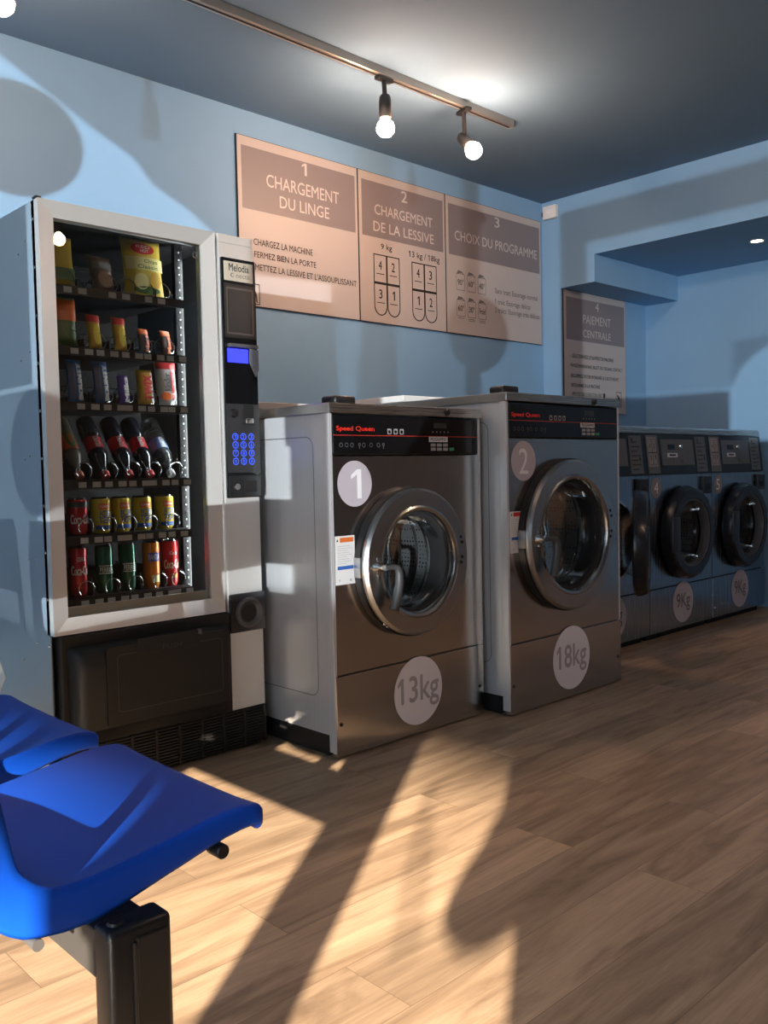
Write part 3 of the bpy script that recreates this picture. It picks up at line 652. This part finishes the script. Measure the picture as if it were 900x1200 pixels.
# ------------------------------------------------------------------ things for sale
def vx(x, y, z): return (x, 2.0749+y, z)
def tag(o, label, cat, group=None):
    o['label'] = label; o['category'] = cat
    if group: o['group'] = group
    return o
def pillow_y(w_, h_, t_, x, z):
    u = min(1, abs(2*x/w_)); v = min(1, abs(2*z/h_-1))
    return -t_/2*math.sqrt(max(0, 1-u**2.6))*max(0, 1-v**5)**.6
def pillow(name, label, cat, loc, w_, h_, t_, m1, group, tilt=8, rz=0, bands=(), texts=(), patch=()):
    t = thing(name, label, cat, loc, rz, group); t.rotation_euler = (rad(-tilt), 0, rz)
    m_ = MB(); nx, nz = 16, 20
    for sgn in (1, -1):
        g = [[m_.bm.verts.new((w_*(i/nx-.5)*(1-.06*math.sin(PI*j/nz)), sgn*pillow_y(w_, h_, t_, w_*(i/nx-.5), h_*j/nz)+.0015*math.sin(i*2.1+j*1.3)*math.sin(PI*i/nx)*math.sin(PI*j/nz), h_*j/nz)) for i in range(nx+1)] for j in range(nz+1)]
        for j in range(nz):
            for i in range(nx): m_.bm.faces.new((g[j][i], g[j][i+1], g[j+1][i+1], g[j+1][i]))
    bmesh.ops.remove_doubles(m_.bm, verts=m_.bm.verts, dist=.0004)
    body = m_.build('wrapper', m1, t, 60)
    def wr(x, z): return (x, pillow_y(w_, h_, t_, x, z)-.0022, z)
    for z0, z1, mm in bands:
        b_ = MB(); n = 14; rows = [[b_.bm.verts.new(wr(w_*(i/n-.5)*.97*(1-.06*math.sin(PI*z/h_)), z)) for i in range(n+1)] for z in [z0+(z1-z0)*j/5 for j in range(6)]]
        for j in range(5):
            for i in range(n): b_.bm.faces.new((rows[j][i], rows[j][i+1], rows[j+1][i+1], rows[j+1][i]))
        b_.build('print_band', mm, t, 60, nfix=True)
    for loop, mm in patch:
        b_ = MB(); c = Vector((sum(p[0] for p in loop)/len(loop), 0, sum(p[1] for p in loop)/len(loop))); cv = b_.bm.verts.new(Vector(wr(c.x, c.z))+Vector((0, -.0008, 0)))
        vs = [b_.bm.verts.new(Vector(wr(*p))+Vector((0, -.0008, 0))) for p in loop]
        for i in range(len(vs)): b_.bm.faces.new((cv, vs[i], vs[(i+1) % len(vs)]))
        b_.build('logo', mm, t, 60)
    for body_, x0, x1, z0, z1, mm, vert in texts:
        b_ = MB()
        if vert: b_.text(body_, 0, 1, 0, 1, 0, .03, wrap=lambda a, b: tuple(Vector(wr(x0+(x1-x0)*(1-b), z0+(z1-z0)*a))+Vector((0, -.0016, 0))))
        else: b_.text(body_, x0, x1, z0, z1, 0, .03, wrap=lambda a, b: tuple(Vector(wr(a, b))+Vector((0, -.0016, 0))))
        b_.build('lettering', mm, t)
    return t
C_ = lambda n, c, r=.35, **k: mat(n, c, r, **k)
yel = C_('crisp_yellow', (.72, .52, .06)); pale_y = C_('pale_yellow', (.78, .70, .30)); red_c = C_('snack_red', (.62, .03, .03)); org_c = C_('snack_orange', (.80, .16, .03))
white_c = C_('snack_white', (.75, .73, .70)); gold_c = C_('snack_gold', (.60, .36, .05), .3, metal=.4); blue_c = C_('snack_blue', (.05, .16, .36)); purp_c = C_('snack_purple', (.14, .07, .42)); brown_c = C_('snack_brown', (.20, .12, .07)); green_c = C_('snack_green', (.10, .18, .05)); choc_c = C_('chocolate', (.07, .03, .02))
G1 = 'snack packets in the vending machine'
def pz(i): return SH[i]+.018
pillow('crisp_packet', 'yellow crisp packet half hidden by the frame, top shelf of the vending machine', 'snack packet', vx(.112, .12, pz(0)), .11, .17, .04, yel, G1, 10, 0, ((.02, .06, green_c),))
pillow('snack_packet', 'brown clear-topped nut packet on the top shelf of the vending machine', 'snack packet', vx(.262, .12, pz(0)), .085, .125, .04, brown_c, G1, 12, .15, ((.075, .10, C_('foil_grey', (.25, .23, .2), .3)),), (), ((circ(.0, .04, .028, 16), C_('nut_tan', (.38, .22, .11))),))
pillow('crisp_packet', 'large yellow crisp packet with a red oval on the top shelf of the vending machine', 'snack packet', vx(.412, .12, pz(0)), .150, .205, .05, yel, G1, 8, 0, ((.09, .135, pale_y),),
       (('RED', -.030, .022, .166, .176, white_c, False), ('HOT', -.016, .014, .151, .162, white_c, False), ('Chips', -.006, .045, .112, .128, green_c, False), ('Classic', -.03, .045, .095, .108, green_c, False)),
       ((circ(-.005, .164, .043, 24, .020), red_c), (circ(.032, .058, .022, 14, .03), gold_c), (circ(-.02, .05, .026, 14, .028), pale_y), (circ(0, .022, .05, 14, .012), green_c)))
pillow('snack_packet', 'orange and green snack packet on the second shelf, partly behind the frame', 'snack packet', vx(.118, .12, pz(1)), .095, .165, .035, green_c, G1, 6, 0, ((.085, .155, org_c),))
for i, x in enumerate((.222, .312)):
    pillow('chocolate_bar', ('yellow chocolate bar with red twisted top, left of the two on the second shelf', 'yellow chocolate bar with red twisted top, right of the two on the second shelf')[i], 'chocolate bar', vx(x, .11, pz(1)), .05, .118, .02, gold_c, 'bars on the second shelf', 10, .1, ((.09, .114, red_c),), (), ((circ(.004, .05, .013, 12, .035), C_('bar_yellow', (.80, .62, .05))),))
for i, x in enumerate((.398, .482)):
    pillow('chocolate_bar', ('small orange and black chocolate bar fourth along the second shelf', 'small orange and black chocolate bar at the right end of the second shelf')[i], 'chocolate bar', vx(x, .11, pz(1)), .04, .088, .018, choc_c, 'bars on the second shelf', 10, .1, ((.066, .085, org_c),), (('Mars', -.002, .016, .006, .062, org_c, True),))
for i, x in enumerate((.150, .240)):
    pillow('coconut_bar', ('blue coconut chocolate bar at the left end of the third shelf', 'blue coconut chocolate bar second along the third shelf')[i], 'chocolate bar', vx(x, .11, pz(2)), .055, .140, .025, blue_c, 'bars on the third shelf', 8, .1, (), (('BOUNTY', .002, .018, .01, .125, white_c, True),), ((rect(-.024, -.006, .01, .13), C_('deep_blue', (.02, .06, .16))),))
pillow('chocolate_bar', 'slim purple chocolate bar in the middle of the third shelf', 'chocolate bar', vx(.318, .11, pz(2)), .042, .098, .02, purp_c, 'bars on the third shelf', 8, .1, (), (('Milka', -.004, .014, .008, .09, white_c, True),))
pillow('chocolate_bar', 'gold and red chocolate bar fourth along the third shelf', 'chocolate bar', vx(.398, .11, pz(2)), .062, .122, .025, gold_c, 'bars on the third shelf', 8, 0, (), (('TWIX', -.010, .022, .015, .10, red_c, True),), ((rect(.018, .026, .01, .11), white_c),))
pillow('snack_packet', 'white and red sweet packet at the right end of the third shelf', 'snack packet', vx(.478, .11, pz(2)), .082, .155, .035, white_c, G1, 6, 0, ((.125, .15, red_c),), (('kinder', -.016, .006, .05, .11, ink, True), ('SURPRISE', .012, .026, .02, .12, red_c, True)), ((circ(-.01, .03, .02, 14, .014), org_c),))

def wrap_cyl(r, lean=None): return lambda x, z: (r*math.sin(x/r), -r*math.cos(x/r), z)
def can(label, x, i, r, h, colm, group, texts=(), y=.125, patches=(), topm=None):
    t = thing('drink_can', label, 'drink can', vx(x, y, pz(i)), random.uniform(-.1, .1), group)
    MB().lathe([(0, .004), (r*.78, .0), (r*.80, .002), (r, .012), (r, h-.012), (r*.93, h-.005)], 36, 'Z').build('can_body', colm, t, 50)
    MB().lathe([(r*.93, h-.005), (r*.86, h), (r*.82, h-.001), (r*.80, h-.005), (0, h-.005)], 36, 'Z').build('can_lid', topm or chrome, t, 50)
    for a0, a1, z0, z1, mm in patches:
        m_ = MB(); n = 12; rows = [[m_.bm.verts.new(((r+.0004)*math.sin(rad(a0+(a1-a0)*q_/n)), -(r+.0004)*math.cos(rad(a0+(a1-a0)*q_/n)), z)) for q_ in range(n+1)] for z in (z0, z1)]
        for q_ in range(n): m_.bm.faces.new((rows[0][q_], rows[0][q_+1], rows[1][q_+1], rows[1][q_]))
        m_.build('print_band', mm, t, 60)
    for body, x0, x1, z0, z1, mm in texts:
        MB().text(body, x0, x1, z0, z1, 0, .03, wrap=wrap_cyl(r+.0011)).build('lettering', mm, t)
    return t
cola = C_('can_red', (.55, .015, .025), .25, metal=.3); tea = C_('can_yellow', (.80, .62, .05), .25, metal=.2); grn = C_('can_green', (.015, .12, .065), .25, metal=.4); orn = C_('can_orange', (.85, .24, .02), .25, metal=.2); blk = C_('can_black_top', (.03, .03, .03), .3)
G5, G6 = 'cans on the fifth shelf', 'cans on the bottom shelf'
can('red cola can with a dark band round its top on the fifth shelf', .145, 4, .033, .118, cola, G5, (('Coca-Cola', -.036, .036, .035, .065, white_c),), patches=((-90, 90, .088, .106, blk),))
for n_, x in zip(('second', 'third', 'fourth', 'last'), (.225, .297, .375, .46)):
    can('yellow iced tea can, %s from the left on the fifth shelf' % n_, x, 4, .033, .118, tea, G5, (('ICE', -.016, .020, .056, .074, bluep), ('TEA', -.020, .024, .033, .053, bluep), ('Lipton', -.014, .016, .083, .093, white_c)), patches=((-34, 34, .078, .098, orangep), (-50, 40, .012, .026, bluep), (10, 70, .05, .07, pale_y)))
can('slim red cola can at the left end of the bottom shelf', .14, 5, .029, .162, cola, G6, (('Coca-Cola', -.034, .034, .07, .10, white_c), ('ZERO', -.014, .014, .115, .128, white_c)))
for n_, x in (('left', .23), ('right', .313)):
    can('slim green sparkling water can, %s of the pair on the bottom shelf' % n_, x, 5, .029, .162, grn, G6, (('PERRIER', -.024, .024, .072, .088, white_c),), patches=((-55, 55, .066, .069, white_c), (-55, 55, .091, .094, white_c)))
can('slim orange soda can with a blue emblem on the bottom shelf', .404, 5, .029, .162, orn, G6, (('FANTA', -.020, .020, .098, .116, white_c),), patches=((-45, 45, .092, .122, C_('can_blue', (.08, .10, .45))), (-20, 40, .02, .045, pale_y)))
can('slim red cola can beside the orange can on the bottom shelf', .475, 5, .029, .162, C_('can_bright_red', (.72, .02, .02), .25, metal=.2), G6, (('Coca-Cola', -.034, .034, .062, .092, white_c), ('Coca', -.014, .014, .11, .122, white_c), ('33cl', -.012, .016, .03, .045, gold_c)))
can('dark red can half hidden at the right end of the bottom shelf', .525, 5, .027, .158, C_('can_dark_red', (.22, .012, .018), .3, metal=.3), G6, (), y=.20)

pet = mat('cola_bottle', (.012, .016, .028), .08, spec=.8, coat=.5); pet_clear = mat('clear_bottle', (.55, .62, .62), .06, trans=.85); pet_amber = mat('amber_bottle', (.16, .15, .11), .15)
def bottle(label, x, bm1, capm, labm, name='drink_bottle', ribs=False, txt=None, lb=(.105, .155), emblem=None):
    # stands on its cap at the front of the shelf, leaning back
    t = thing(name, label, 'bottle', vx(x, .095, pz(3)+.006), 0, 'bottles leaning on the fourth shelf'); t.rotation_euler = (rad(-38), 0, 0)
    R_ = .032
    prof = [(.011, .016), (.0115, .03), (.018, .05), (.027, .07), (.0305, .085), (.031, .10), (.0285, .103), (.0285, .158), (R_, .162)]
    if ribs:
        for q_ in range(6): prof += [(R_, .166+q_*.011), (R_-.003, .170+q_*.011)]
    else: prof += [(R_, .20), (.0315, .22)]
    prof += [(.0315, .232), (.029, .242), (.022, .247), (.012, .243), (0, .241)]
    MB().lathe(prof, 32, 'Z').build('bottle_body', bm1, t, 50)
    MB().lathe([(0, 0), (.0125, .0), (.0145, .003), (.0145, .018), (.0125, .02), (.011, .02)], 24, 'Z').build('cap', capm, t, 40)
    lbo = MB().lathe([(.0292, lb[0]), (.0295, lb[0]+.002), (.0295, lb[1]-.002), (.0292, lb[1])], 32, 'Z').build('bottle_label', labm, t, 50)
    if txt: MB().text(txt, 0, 1, 0, 1, 0, .02, wrap=lambda a, b: wrap_cyl(.0302)((b-.5)*.02, lb[0]+.004+(lb[1]-lb[0]-.008)*(1-a))).build('lettering', white_c, lbo)
    if emblem: MB().text('O', -.014, .014, lb[0]+.008, lb[1]-.008, 0, .05, wrap=wrap_cyl(.0302)).build('emblem', emblem, lbo)
    return t
bottle('soda bottle with orange label and orange cap, left end of the fourth shelf', .145, pet_amber, C_('cap_orange', (.75, .16, .08), .4), C_('label_orange', (.72, .10, .03)), emblem=green_c, lb=(.10, .20))
for n_, x in zip(('leftmost', 'middle', 'rightmost'), (.235, .320, .397)):
    bottle('dark cola bottle with red cap and label, %s of the three alike' % n_, x, pet, C_('cap_red', (.70, .03, .03), .35), C_('label_red', (.50, .02, .03)), txt='Coca-Cola')
bottle('clear water bottle with white cap and ribbed sides on the fourth shelf', .478, pet_clear, C_('cap_white', (.8, .8, .78), .4), C_('label_blue', (.10, .22, .50)), name='water_bottle', ribs=True, txt='eau')

# ------------------------------------------------------------------ wall signs
def sign(label, x0, x1, y, z0, z1, zh, loc_name='instruction_sign'):
    t = thing(loc_name, label, 'sign', ((x0+x1)/2, y, z0)); hw = (x1-x0)/2; h = z1-z0
    MB().box(-hw+.0005, hw-.0005, -.010, -.001, -.003, h+.003).build('panel_edge', dark_m, t)
    MB().box(-hw+.005, hw-.005, -.012, -.0095, 0, h).build('panel', signm, t)
    MB().box(-hw+.028, hw-.022, -.0128, -.012, zh-z0, h-.045).build('header_band', signh, t)
    return t, hw
def lines(t, rows, mm, name='lettering', y=-.0136, bold=0):
    for body, x0, x1, z0, z1 in rows: MB().text(body, x0, x1, z0, z1, y, bold).build(name, mm, t)
def man_icon(t, x, z, s_):
    m_ = MB().poly([rect(x, x+s_, z, z+s_*1.5), rect(x+s_*.07, x+s_*.93, z+s_*.07, z+s_*1.43)], -.0136)
    m_.poly([circ(x+s_*.30, z+s_*1.12, s_*.11, 14)], -.0136)
    m_.poly([[(x+s_*.32, z+s_*1.02), (x+s_*.48, z+s_*1.14), (x+s_*.72, z+s_*.80), (x+s_*.78, z+s_*.22), (x+s_*.88, z+s_*.16), (x+s_*.66, z+s_*.16), (x+s_*.60, z+s_*.62), (x+s_*.50, z+s_*.16), (x+s_*.40, z+s_*.16), (x+s_*.47, z+s_*.70)]], -.0136)
    m_.poly([[(x+s_*.34, z+s_*.98), (x+s_*.42, z+s_*.98), (x+s_*.30, z+s_*.62), (x+s_*.20, z+s_*.62)]], -.0136).poly([rect(x+s_*.12, x+s_*.28, z+s_*.56, z+s_*.70)], -.0136)
    m_.build('pictogram', ink, t)
XS = [1.400, 2.187, 2.889, 3.842]; ZB, ZT = 1.815, 2.630
ZHD = 2.283
def header_text(t, x, n, rows):
    lines(t, ((n, x[0], x[1], .700, .762),), signt, 'lettering', bold=.004)
    lines(t, rows, signt, bold=.004)
t, hw = sign('framed sign headed 1 CHARGEMENT DU LINGE, above the vending machine', XS[0], XS[1], WY, ZB, ZT, ZHD)
header_text(t, (.008, .040), '1', (('CHARGEMENT', -.219, .256, .597, .659), ('DU LINGE', -.139, .186, .507, .566)))
lines(t, (('CHARGEZ LA MACHINE', -.306, .066, .298, .330), ('FERMEZ BIEN LA PORTE', -.304, .088, .238, .268), ("METTEZ LA LESSIVE ET L'ASSOUPLISSANT", -.301, .369, .176, .208)), ink, bold=.006)
man_icon(t, -.345, .006, .068)
t, hw = sign('framed sign headed 2 CHARGEMENT DE LA LESSIVE with compartment diagrams', XS[1], XS[2], WY, ZB, ZT, ZHD)
header_text(t, (-.018, .029), '2', (('CHARGEMENT', -.229, .237, .595, .651), ('DE LA LESSIVE', -.240, .247, .502, .557)))
lines(t, (('9 kg', -.186, -.100, .400, .440), ('13 kg / 18kg', .034, .294, .390, .434)), ink, bold=.006)
def comp(t, x0, x1, z0, z1, nums):
    xm = (x0+x1)/2; zm = z0+(z1-z0)*.53; m_ = MB(); w_ = .006
    for a, b in ((x0, xm), (xm, x1)):
        lo = [(a, z1), (a, z0+.05)]+[((a+b)/2-(b-a)/2*math.cos(rad(q_)), z0+.05-.05*math.sin(rad(q_))) for q_ in range(0, 181, 15)]+[(b, z0+.05), (b, z1)]
        li = [((px-(a+b)/2)*(1-2*w_/(b-a))+(a+b)/2, z1-w_ if pz_ >= z1 else pz_+(w_ if pz_ < z0+.05 else 0)) for px, pz_ in lo]
        m_.poly([lo, li], -.0134)
    m_.poly([rect(x0, x1, zm-.007, zm+.007)], -.0136).build('compartment_diagram', ink, t)
    for i, n_ in enumerate(nums):
        cx_ = (x0+xm)/2 if i % 2 == 0 else (xm+x1)/2; cz_ = (zm+z1)/2 if i < 2 else (z0+zm)/2+.01
        wd = .012 if n_ != '1' else .009
        MB().text(n_, cx_-wd, cx_+wd, cz_-.005, cz_+.045, -.0136, .01).build('lettering', ink, t)
        MB().poly([rect(cx_-.03, cx_+.03, cz_-.03, cz_-.026)], -.0136).build('caption_line', ink, t)
comp(t, -.245, -.042, .040, .378, '4231'); comp(t, .056, .266, .038, .375, '4312')
t, hw = sign('framed sign headed 3 CHOIX DU PROGRAMME, at the corner of the wall', XS[2], XS[3], WY, ZB, ZT, ZHD)
header_text(t, (-.014, .035), '3', (('CHOIX DU PROGRAMME', -.395, .426, .560, .618),))
for i, n_ in enumerate(('90°', '60°', '40°', '60°', '30°', 'Froid')):
    x = -.386+(i % 3)*.100; z = .262 if i < 3 else .105
    m_ = MB()
    m_.poly([rrect(x, x+.078, z, z+.10, .006), rrect(x+.003, x+.075, z+.003, z+.097, .005)], -.0134)
    m_.poly([[(x+.005, z+.098), (x+.015, z+.120), (x+.05, z+.116), (x+.074, z+.098), (x+.05, z+.105)]], -.0134)
    if i > 2: m_.poly([rect(x+.008, x+.07, z-.012, z-.009)], -.0134)
    if i > 3: m_.poly([rect(x+.008, x+.07, z-.022, z-.019)], -.0134)
    m_.build('programme_diagram', mat('soft_ink', (.14, .13, .13), .6), t)
    MB().text(n_, x+.012, x+.066, z+.032, z+.068, -.0136, .01).build('lettering', ink, t)
lines(t, (('Sans trait: Essorage normal', -.020, .425, .275, .318), ('1 trait: Essorage délicat', -.022, .350, .208, .250), ('2 traits: Essorage très délicat', -.023, .446, .155, .197)), mat('soft_ink', (.14, .13, .13), .6), bold=.006)
X40, X41 = 3.882, 4.650
t, hw = sign('grey framed sign headed 4 PAIEMENT CENTRALE inside the alcove', X40, X41, YP, 1.36, ZS-.004, 1.842)
header_text(t, (-.008, .036), '4', (('PAIEMENT', -.158, .185, .606, .664), ('CENTRALE', -.160, .184, .512, .562)))
lines(t, (('- SÉLECTIONNEZ LE NUMÉRO DE MACHINE', -.307, .215, .364, .396), ('PAYEZ EN MONNAIE, BILLET OU CB SANS CONTACT', -.309, .334, .297, .324), ('RÉCUPÉREZ VOTRE MONNAIE LE CAS ÉCHÉANT', -.307, .285, .232, .262), ('RETOURNEZ À LA MACHINE', -.303, .041, .168, .198), ('APPUYEZ SUR LE BOUTON VERT', -.300, .070, .108, .134)), ink, bold=.004)
MB().poly([rrect(.080, .108, .106, .138, .005)], -.0136).build('button_symbol', ink, t)
man_icon(t, .246, .048, .072)

# small white wall box by the corner
t = thing('wall_box', 'small white plastic wall box high in the corner by sign 3', 'wall box', (XC, 2.985, 2.640))
MB().box(-.030, 0, -.052, .052, 0, .085, .004).build('cover', white_m, t, 40)
MB().box(-.034, -.029, -.025, .02, .03, .055, .002).build('rocker', paperm, t)
MB().box(-.022, -.004, .052, .070, .025, .055, .003).build('cable_gland', greym, t)

# ------------------------------------------------------------------ ceiling lights
RY = 2.30
t = thing('track_light_rail', 'long metal lighting track screwed to the blue ceiling', 'light track', (1.0, RY, ZC))
MB().box(-2.2, 1.56, -.019, .019, -.036, 0, .003).build('rail', rail_m, t)
MB().box(-2.2, 1.555, -.005, .005, -.0375, -.0355).build('rail_slot', dark_m, t)
MB().box(1.56, 1.575, -.019, .019, -.036, 0, .003).build('end_cap', rail_m, t)
def spot(label, x, y, tilt, rz, drop=.07):
    t = thing('track_spotlight', label, 'spotlight', (x, y, ZC-.037), rz, 'spotlights on the ceiling track')
    MB().box(-.045, .045, -.016, .016, -.016, 0, .003).build('adapter', black_m, t)
    MB().tube([(0, 0, -.012), (0, 0, -.03), (.004, 0, -drop)], .011, 12).build('arm', black_m, t, 50)
    T = Matrix.Translation((.004, 0, -drop)) @ Matrix.Rotation(tilt, 4, 'Y') @ Matrix.Translation((0, 0, .035 if tilt else 0))
    m_ = MB().lathe([(0, .012), (.020, .010), (.026, 0), (.028, -.02), (.028, -.085), (.024, -.09), (0, -.09)], 24, 'Z', T=T); m_.build('socket', black_m, t, 40)
    m_ = MB().lathe([(.016, -.088), (.018, -.096), (.034, -.112), (.040, -.132), (.036, -.152), (.022, -.166), (0, -.170)], 28, 'Z', T=T); m_.build('bulb', bulb_m, t, 60)
    return t
spot('black spotlight with glowing bulb hanging straight down over sign 1', 1.672, RY, .0, 0, .085)
spot('black spotlight with glowing bulb tilted sideways near the track end', 2.205, RY, rad(-46), rad(-104), .150)
spot('glowing spotlight cut off at the top left above the vending machine', .0, RY, .0, 0, .105)
t = thing('track_light_rail', 'second ceiling lighting track, out in the room and mirrored in the vending machine glass', 'light track', (1.2, -.85, ZC))
MB().box(-2.2, 1.8, -.019, .019, -.036, 0, .003).build('rail', rail_m, t)
spot('glowing spotlight on the second track, mirrored at the top left of the vending machine glass', 1.39, -.85, .0, 0, .07)
spot('glowing spotlight on the second track, farther along towards the alcove', 3.3, -.85, .0, 0, .07)
t = thing('recessed_downlight', 'small recessed downlight glowing in the alcove ceiling', 'downlight', (4.371, 1.826, ZL))
MB().lathe([(.045, -.001), (.044, -.006), (.034, -.004), (.032, 0)], 28, 'Z').build('trim_ring', white_m, t, 40)
MB().lathe([(.033, -.002), (0, -.003)], 28, 'Z').build('lamp', down_m, t)

# ------------------------------------------------------------------ waiting bench
bench = thing('waiting_bench', 'bench of blue moulded plastic seats on a black metal beam', 'bench', (-.56, .58, 0))
def seat_mesh():
    # profile from the front lip, along the seat, up the back (x, z), local to the seat: x=0 at world -.50
    prof = [(.208, .436), (.204, .449), (.182, .457), (.12, .452), (.05, .440), (-.03, .428), (-.10, .420), (-.15, .420), (-.185, .432), (-.205, .455), (-.218, .485), (-.224, .515), (-.230, .55), (-.236, .585), (-.242, .62), (-.252, .68), (-.262, .74), (-.270, .79), (-.276, .815), (-.286, .825)]
    hw = .232; nv = 24; m_ = MB(); rows = []
    for i, (x, z) in enumerate(prof):
        row = []
        for j in range(nv+1):
            v = -1+2*j/nv; e = abs(v)
            n = len(prof)-1
            if i <= 9:   # seat: dished, rims raised
                fz = min(1, i/3)
                zz = z+.022*e**3*fz+(-.008*(1-e*e) if 2 < i < 9 else 0); xx = x-.010*e**4*(1-fz)+(.012*e**4 if i > 7 else 0)
            else:
                zz = z; xx = x+.020*e**3
            tw = 1 if i < 14 else 1-.10*((i-13)/6)**2
            if i <= 1: tw = .93 if i == 0 else .97
            row.append(m_.bm.verts.new((xx, hw*v*tw, zz)))
        rows.append(row)
    slot = set()
    for i in range(len(rows)-1):
        for j in range(nv):
            zc = (prof[i][1]+prof[i+1][1])/2; vc = abs(-1+2*(j+.5)/nv)
            if 10 <= i <= 12 and vc < .80: continue  # opening added in the unseen back to let sun onto the seat
            m_.bm.faces.new((rows[i][j], rows[i][j+1], rows[i+1][j+1], rows[i+1][j]))
    # down-turned side skirts, round the seat and up the back edge
    for s_, j in ((-1, 0), (1, nv)):
        prev = None; low = []
        for i, (x, z) in enumerate(prof):
            v = rows[i][j].co
            k_ = min(1, i/5)
            d = Vector((0, 0, -1)) if i < 7 else Vector((-1, 0, -1.6 if i < 9 else -.8 if i < 11 else -.05)).normalized()
            if i == 0: d = Vector((-.263, 0, -.965))
            ln = .0228 if i == 0 else (.022+.036*k_) if i < 9 else .064 if i < 12 else .055 if i < 17 else .03
            if 6 <= i <= 9: ln += .014
            kk = 0 if i == 0 else 1; low.append((m_.bm.verts.new(v+d*ln*.10+Vector((0, kk*s_*.002, 0))), m_.bm.verts.new(v+d*ln+Vector((0, kk*s_*.004, 0)))))
        for i in range(len(prof)-1):
            m_.bm.faces.new((rows[i][j], rows[i+1][j], low[i+1][0], low[i][0])); m_.bm.faces.new((low[i][0], low[i+1][0], low[i+1][1], low[i][1]))
    dv = Vector((-.263, 0, -.965))*.0228
    fm = [m_.bm.verts.new(v.co+dv*.10) for v in rows[0]]; fr = [m_.bm.verts.new(v.co+dv) for v in rows[0]]
    for j in range(nv): m_.bm.faces.new((rows[0][j], rows[0][j+1], fm[j+1], fm[j])); m_.bm.faces.new((fm[j], fm[j+1], fr[j+1], fr[j]))
    bmesh.ops.remove_doubles(m_.bm, verts=m_.bm.verts, dist=.0002)
    return m_
for k_, y in enumerate((.803, 1.380, 1.957)):  # third seat is unseen, added to shade the vending machine side
    s = seat_mesh().build('seat', seat_m, bench, 60, sub=1, solid=.006); s.location = (-.50+.56, y-.58, 0)
    yy = y-.58
    MB().tube([(.172, yy-.232, .410), (.172, yy+.235, .410)], .0085, 14).build('front_rod', black_m, s, 50)
    rr = [o for o in s.children][-1]; rr.location = (-.06, -yy, 0)
    MB().lathe([(0, -.002), (.010, -.002), (.0115, 0), (.0115, .03)], 18, 'Y', (.172-.06, -.234, .410)).build('rod_cap', black_m, s, 40)
    MB().tube([(-.165, -.203, .358), (-.165, .203, .358)], .0085, 14).build('rear_rod', mat('galvanised', (.16, .16, .165), .45, .7), s, 50)
    MB().poly([[(-.16, .345), (-.16, .372), (.14, .412), (.14, .395), (.02, .355)]], -.005, .01).build('bracket', black_m, s)
    b2 = [o for o in s.children][-1]; b2.location = (0, .0, 0)
MB().box(-.035, .045, .0, 1.62, .290, .362, .004).build('beam', mat('beam_grey', (.030, .030, .030), .5), bench)
for yl in (-.03, 1.60):
    lg = MB().box(-.034, .064, yl-.012, yl+.040, .02, .368, .010, 3).build('leg', black_m, bench, 40)
    MB().box(.000, .006, yl-.0165, yl-.008, .13, .345, .002).build('leg_rib', black_m, lg)
    MB().box(.006, .056, yl-.0150, yl-.008, .06, .350, .003).build('leg_cover', binm, lg)
    MB().lathe([(0, .372), (.010, .372), (.013, .366)], 20, 'Z', (-.012, yl+.012, 0)).build('leg_bolt', black_m, lg, 40)
    MB().box(-.26, .24, yl-.012, yl+.030, 0, .035, .008).build('foot', black_m, lg)

# skirting along the sign wall
struct(MB().box(XW, XC, WY-.012, WY, 0, .08).build('baseboard_back', white_m))
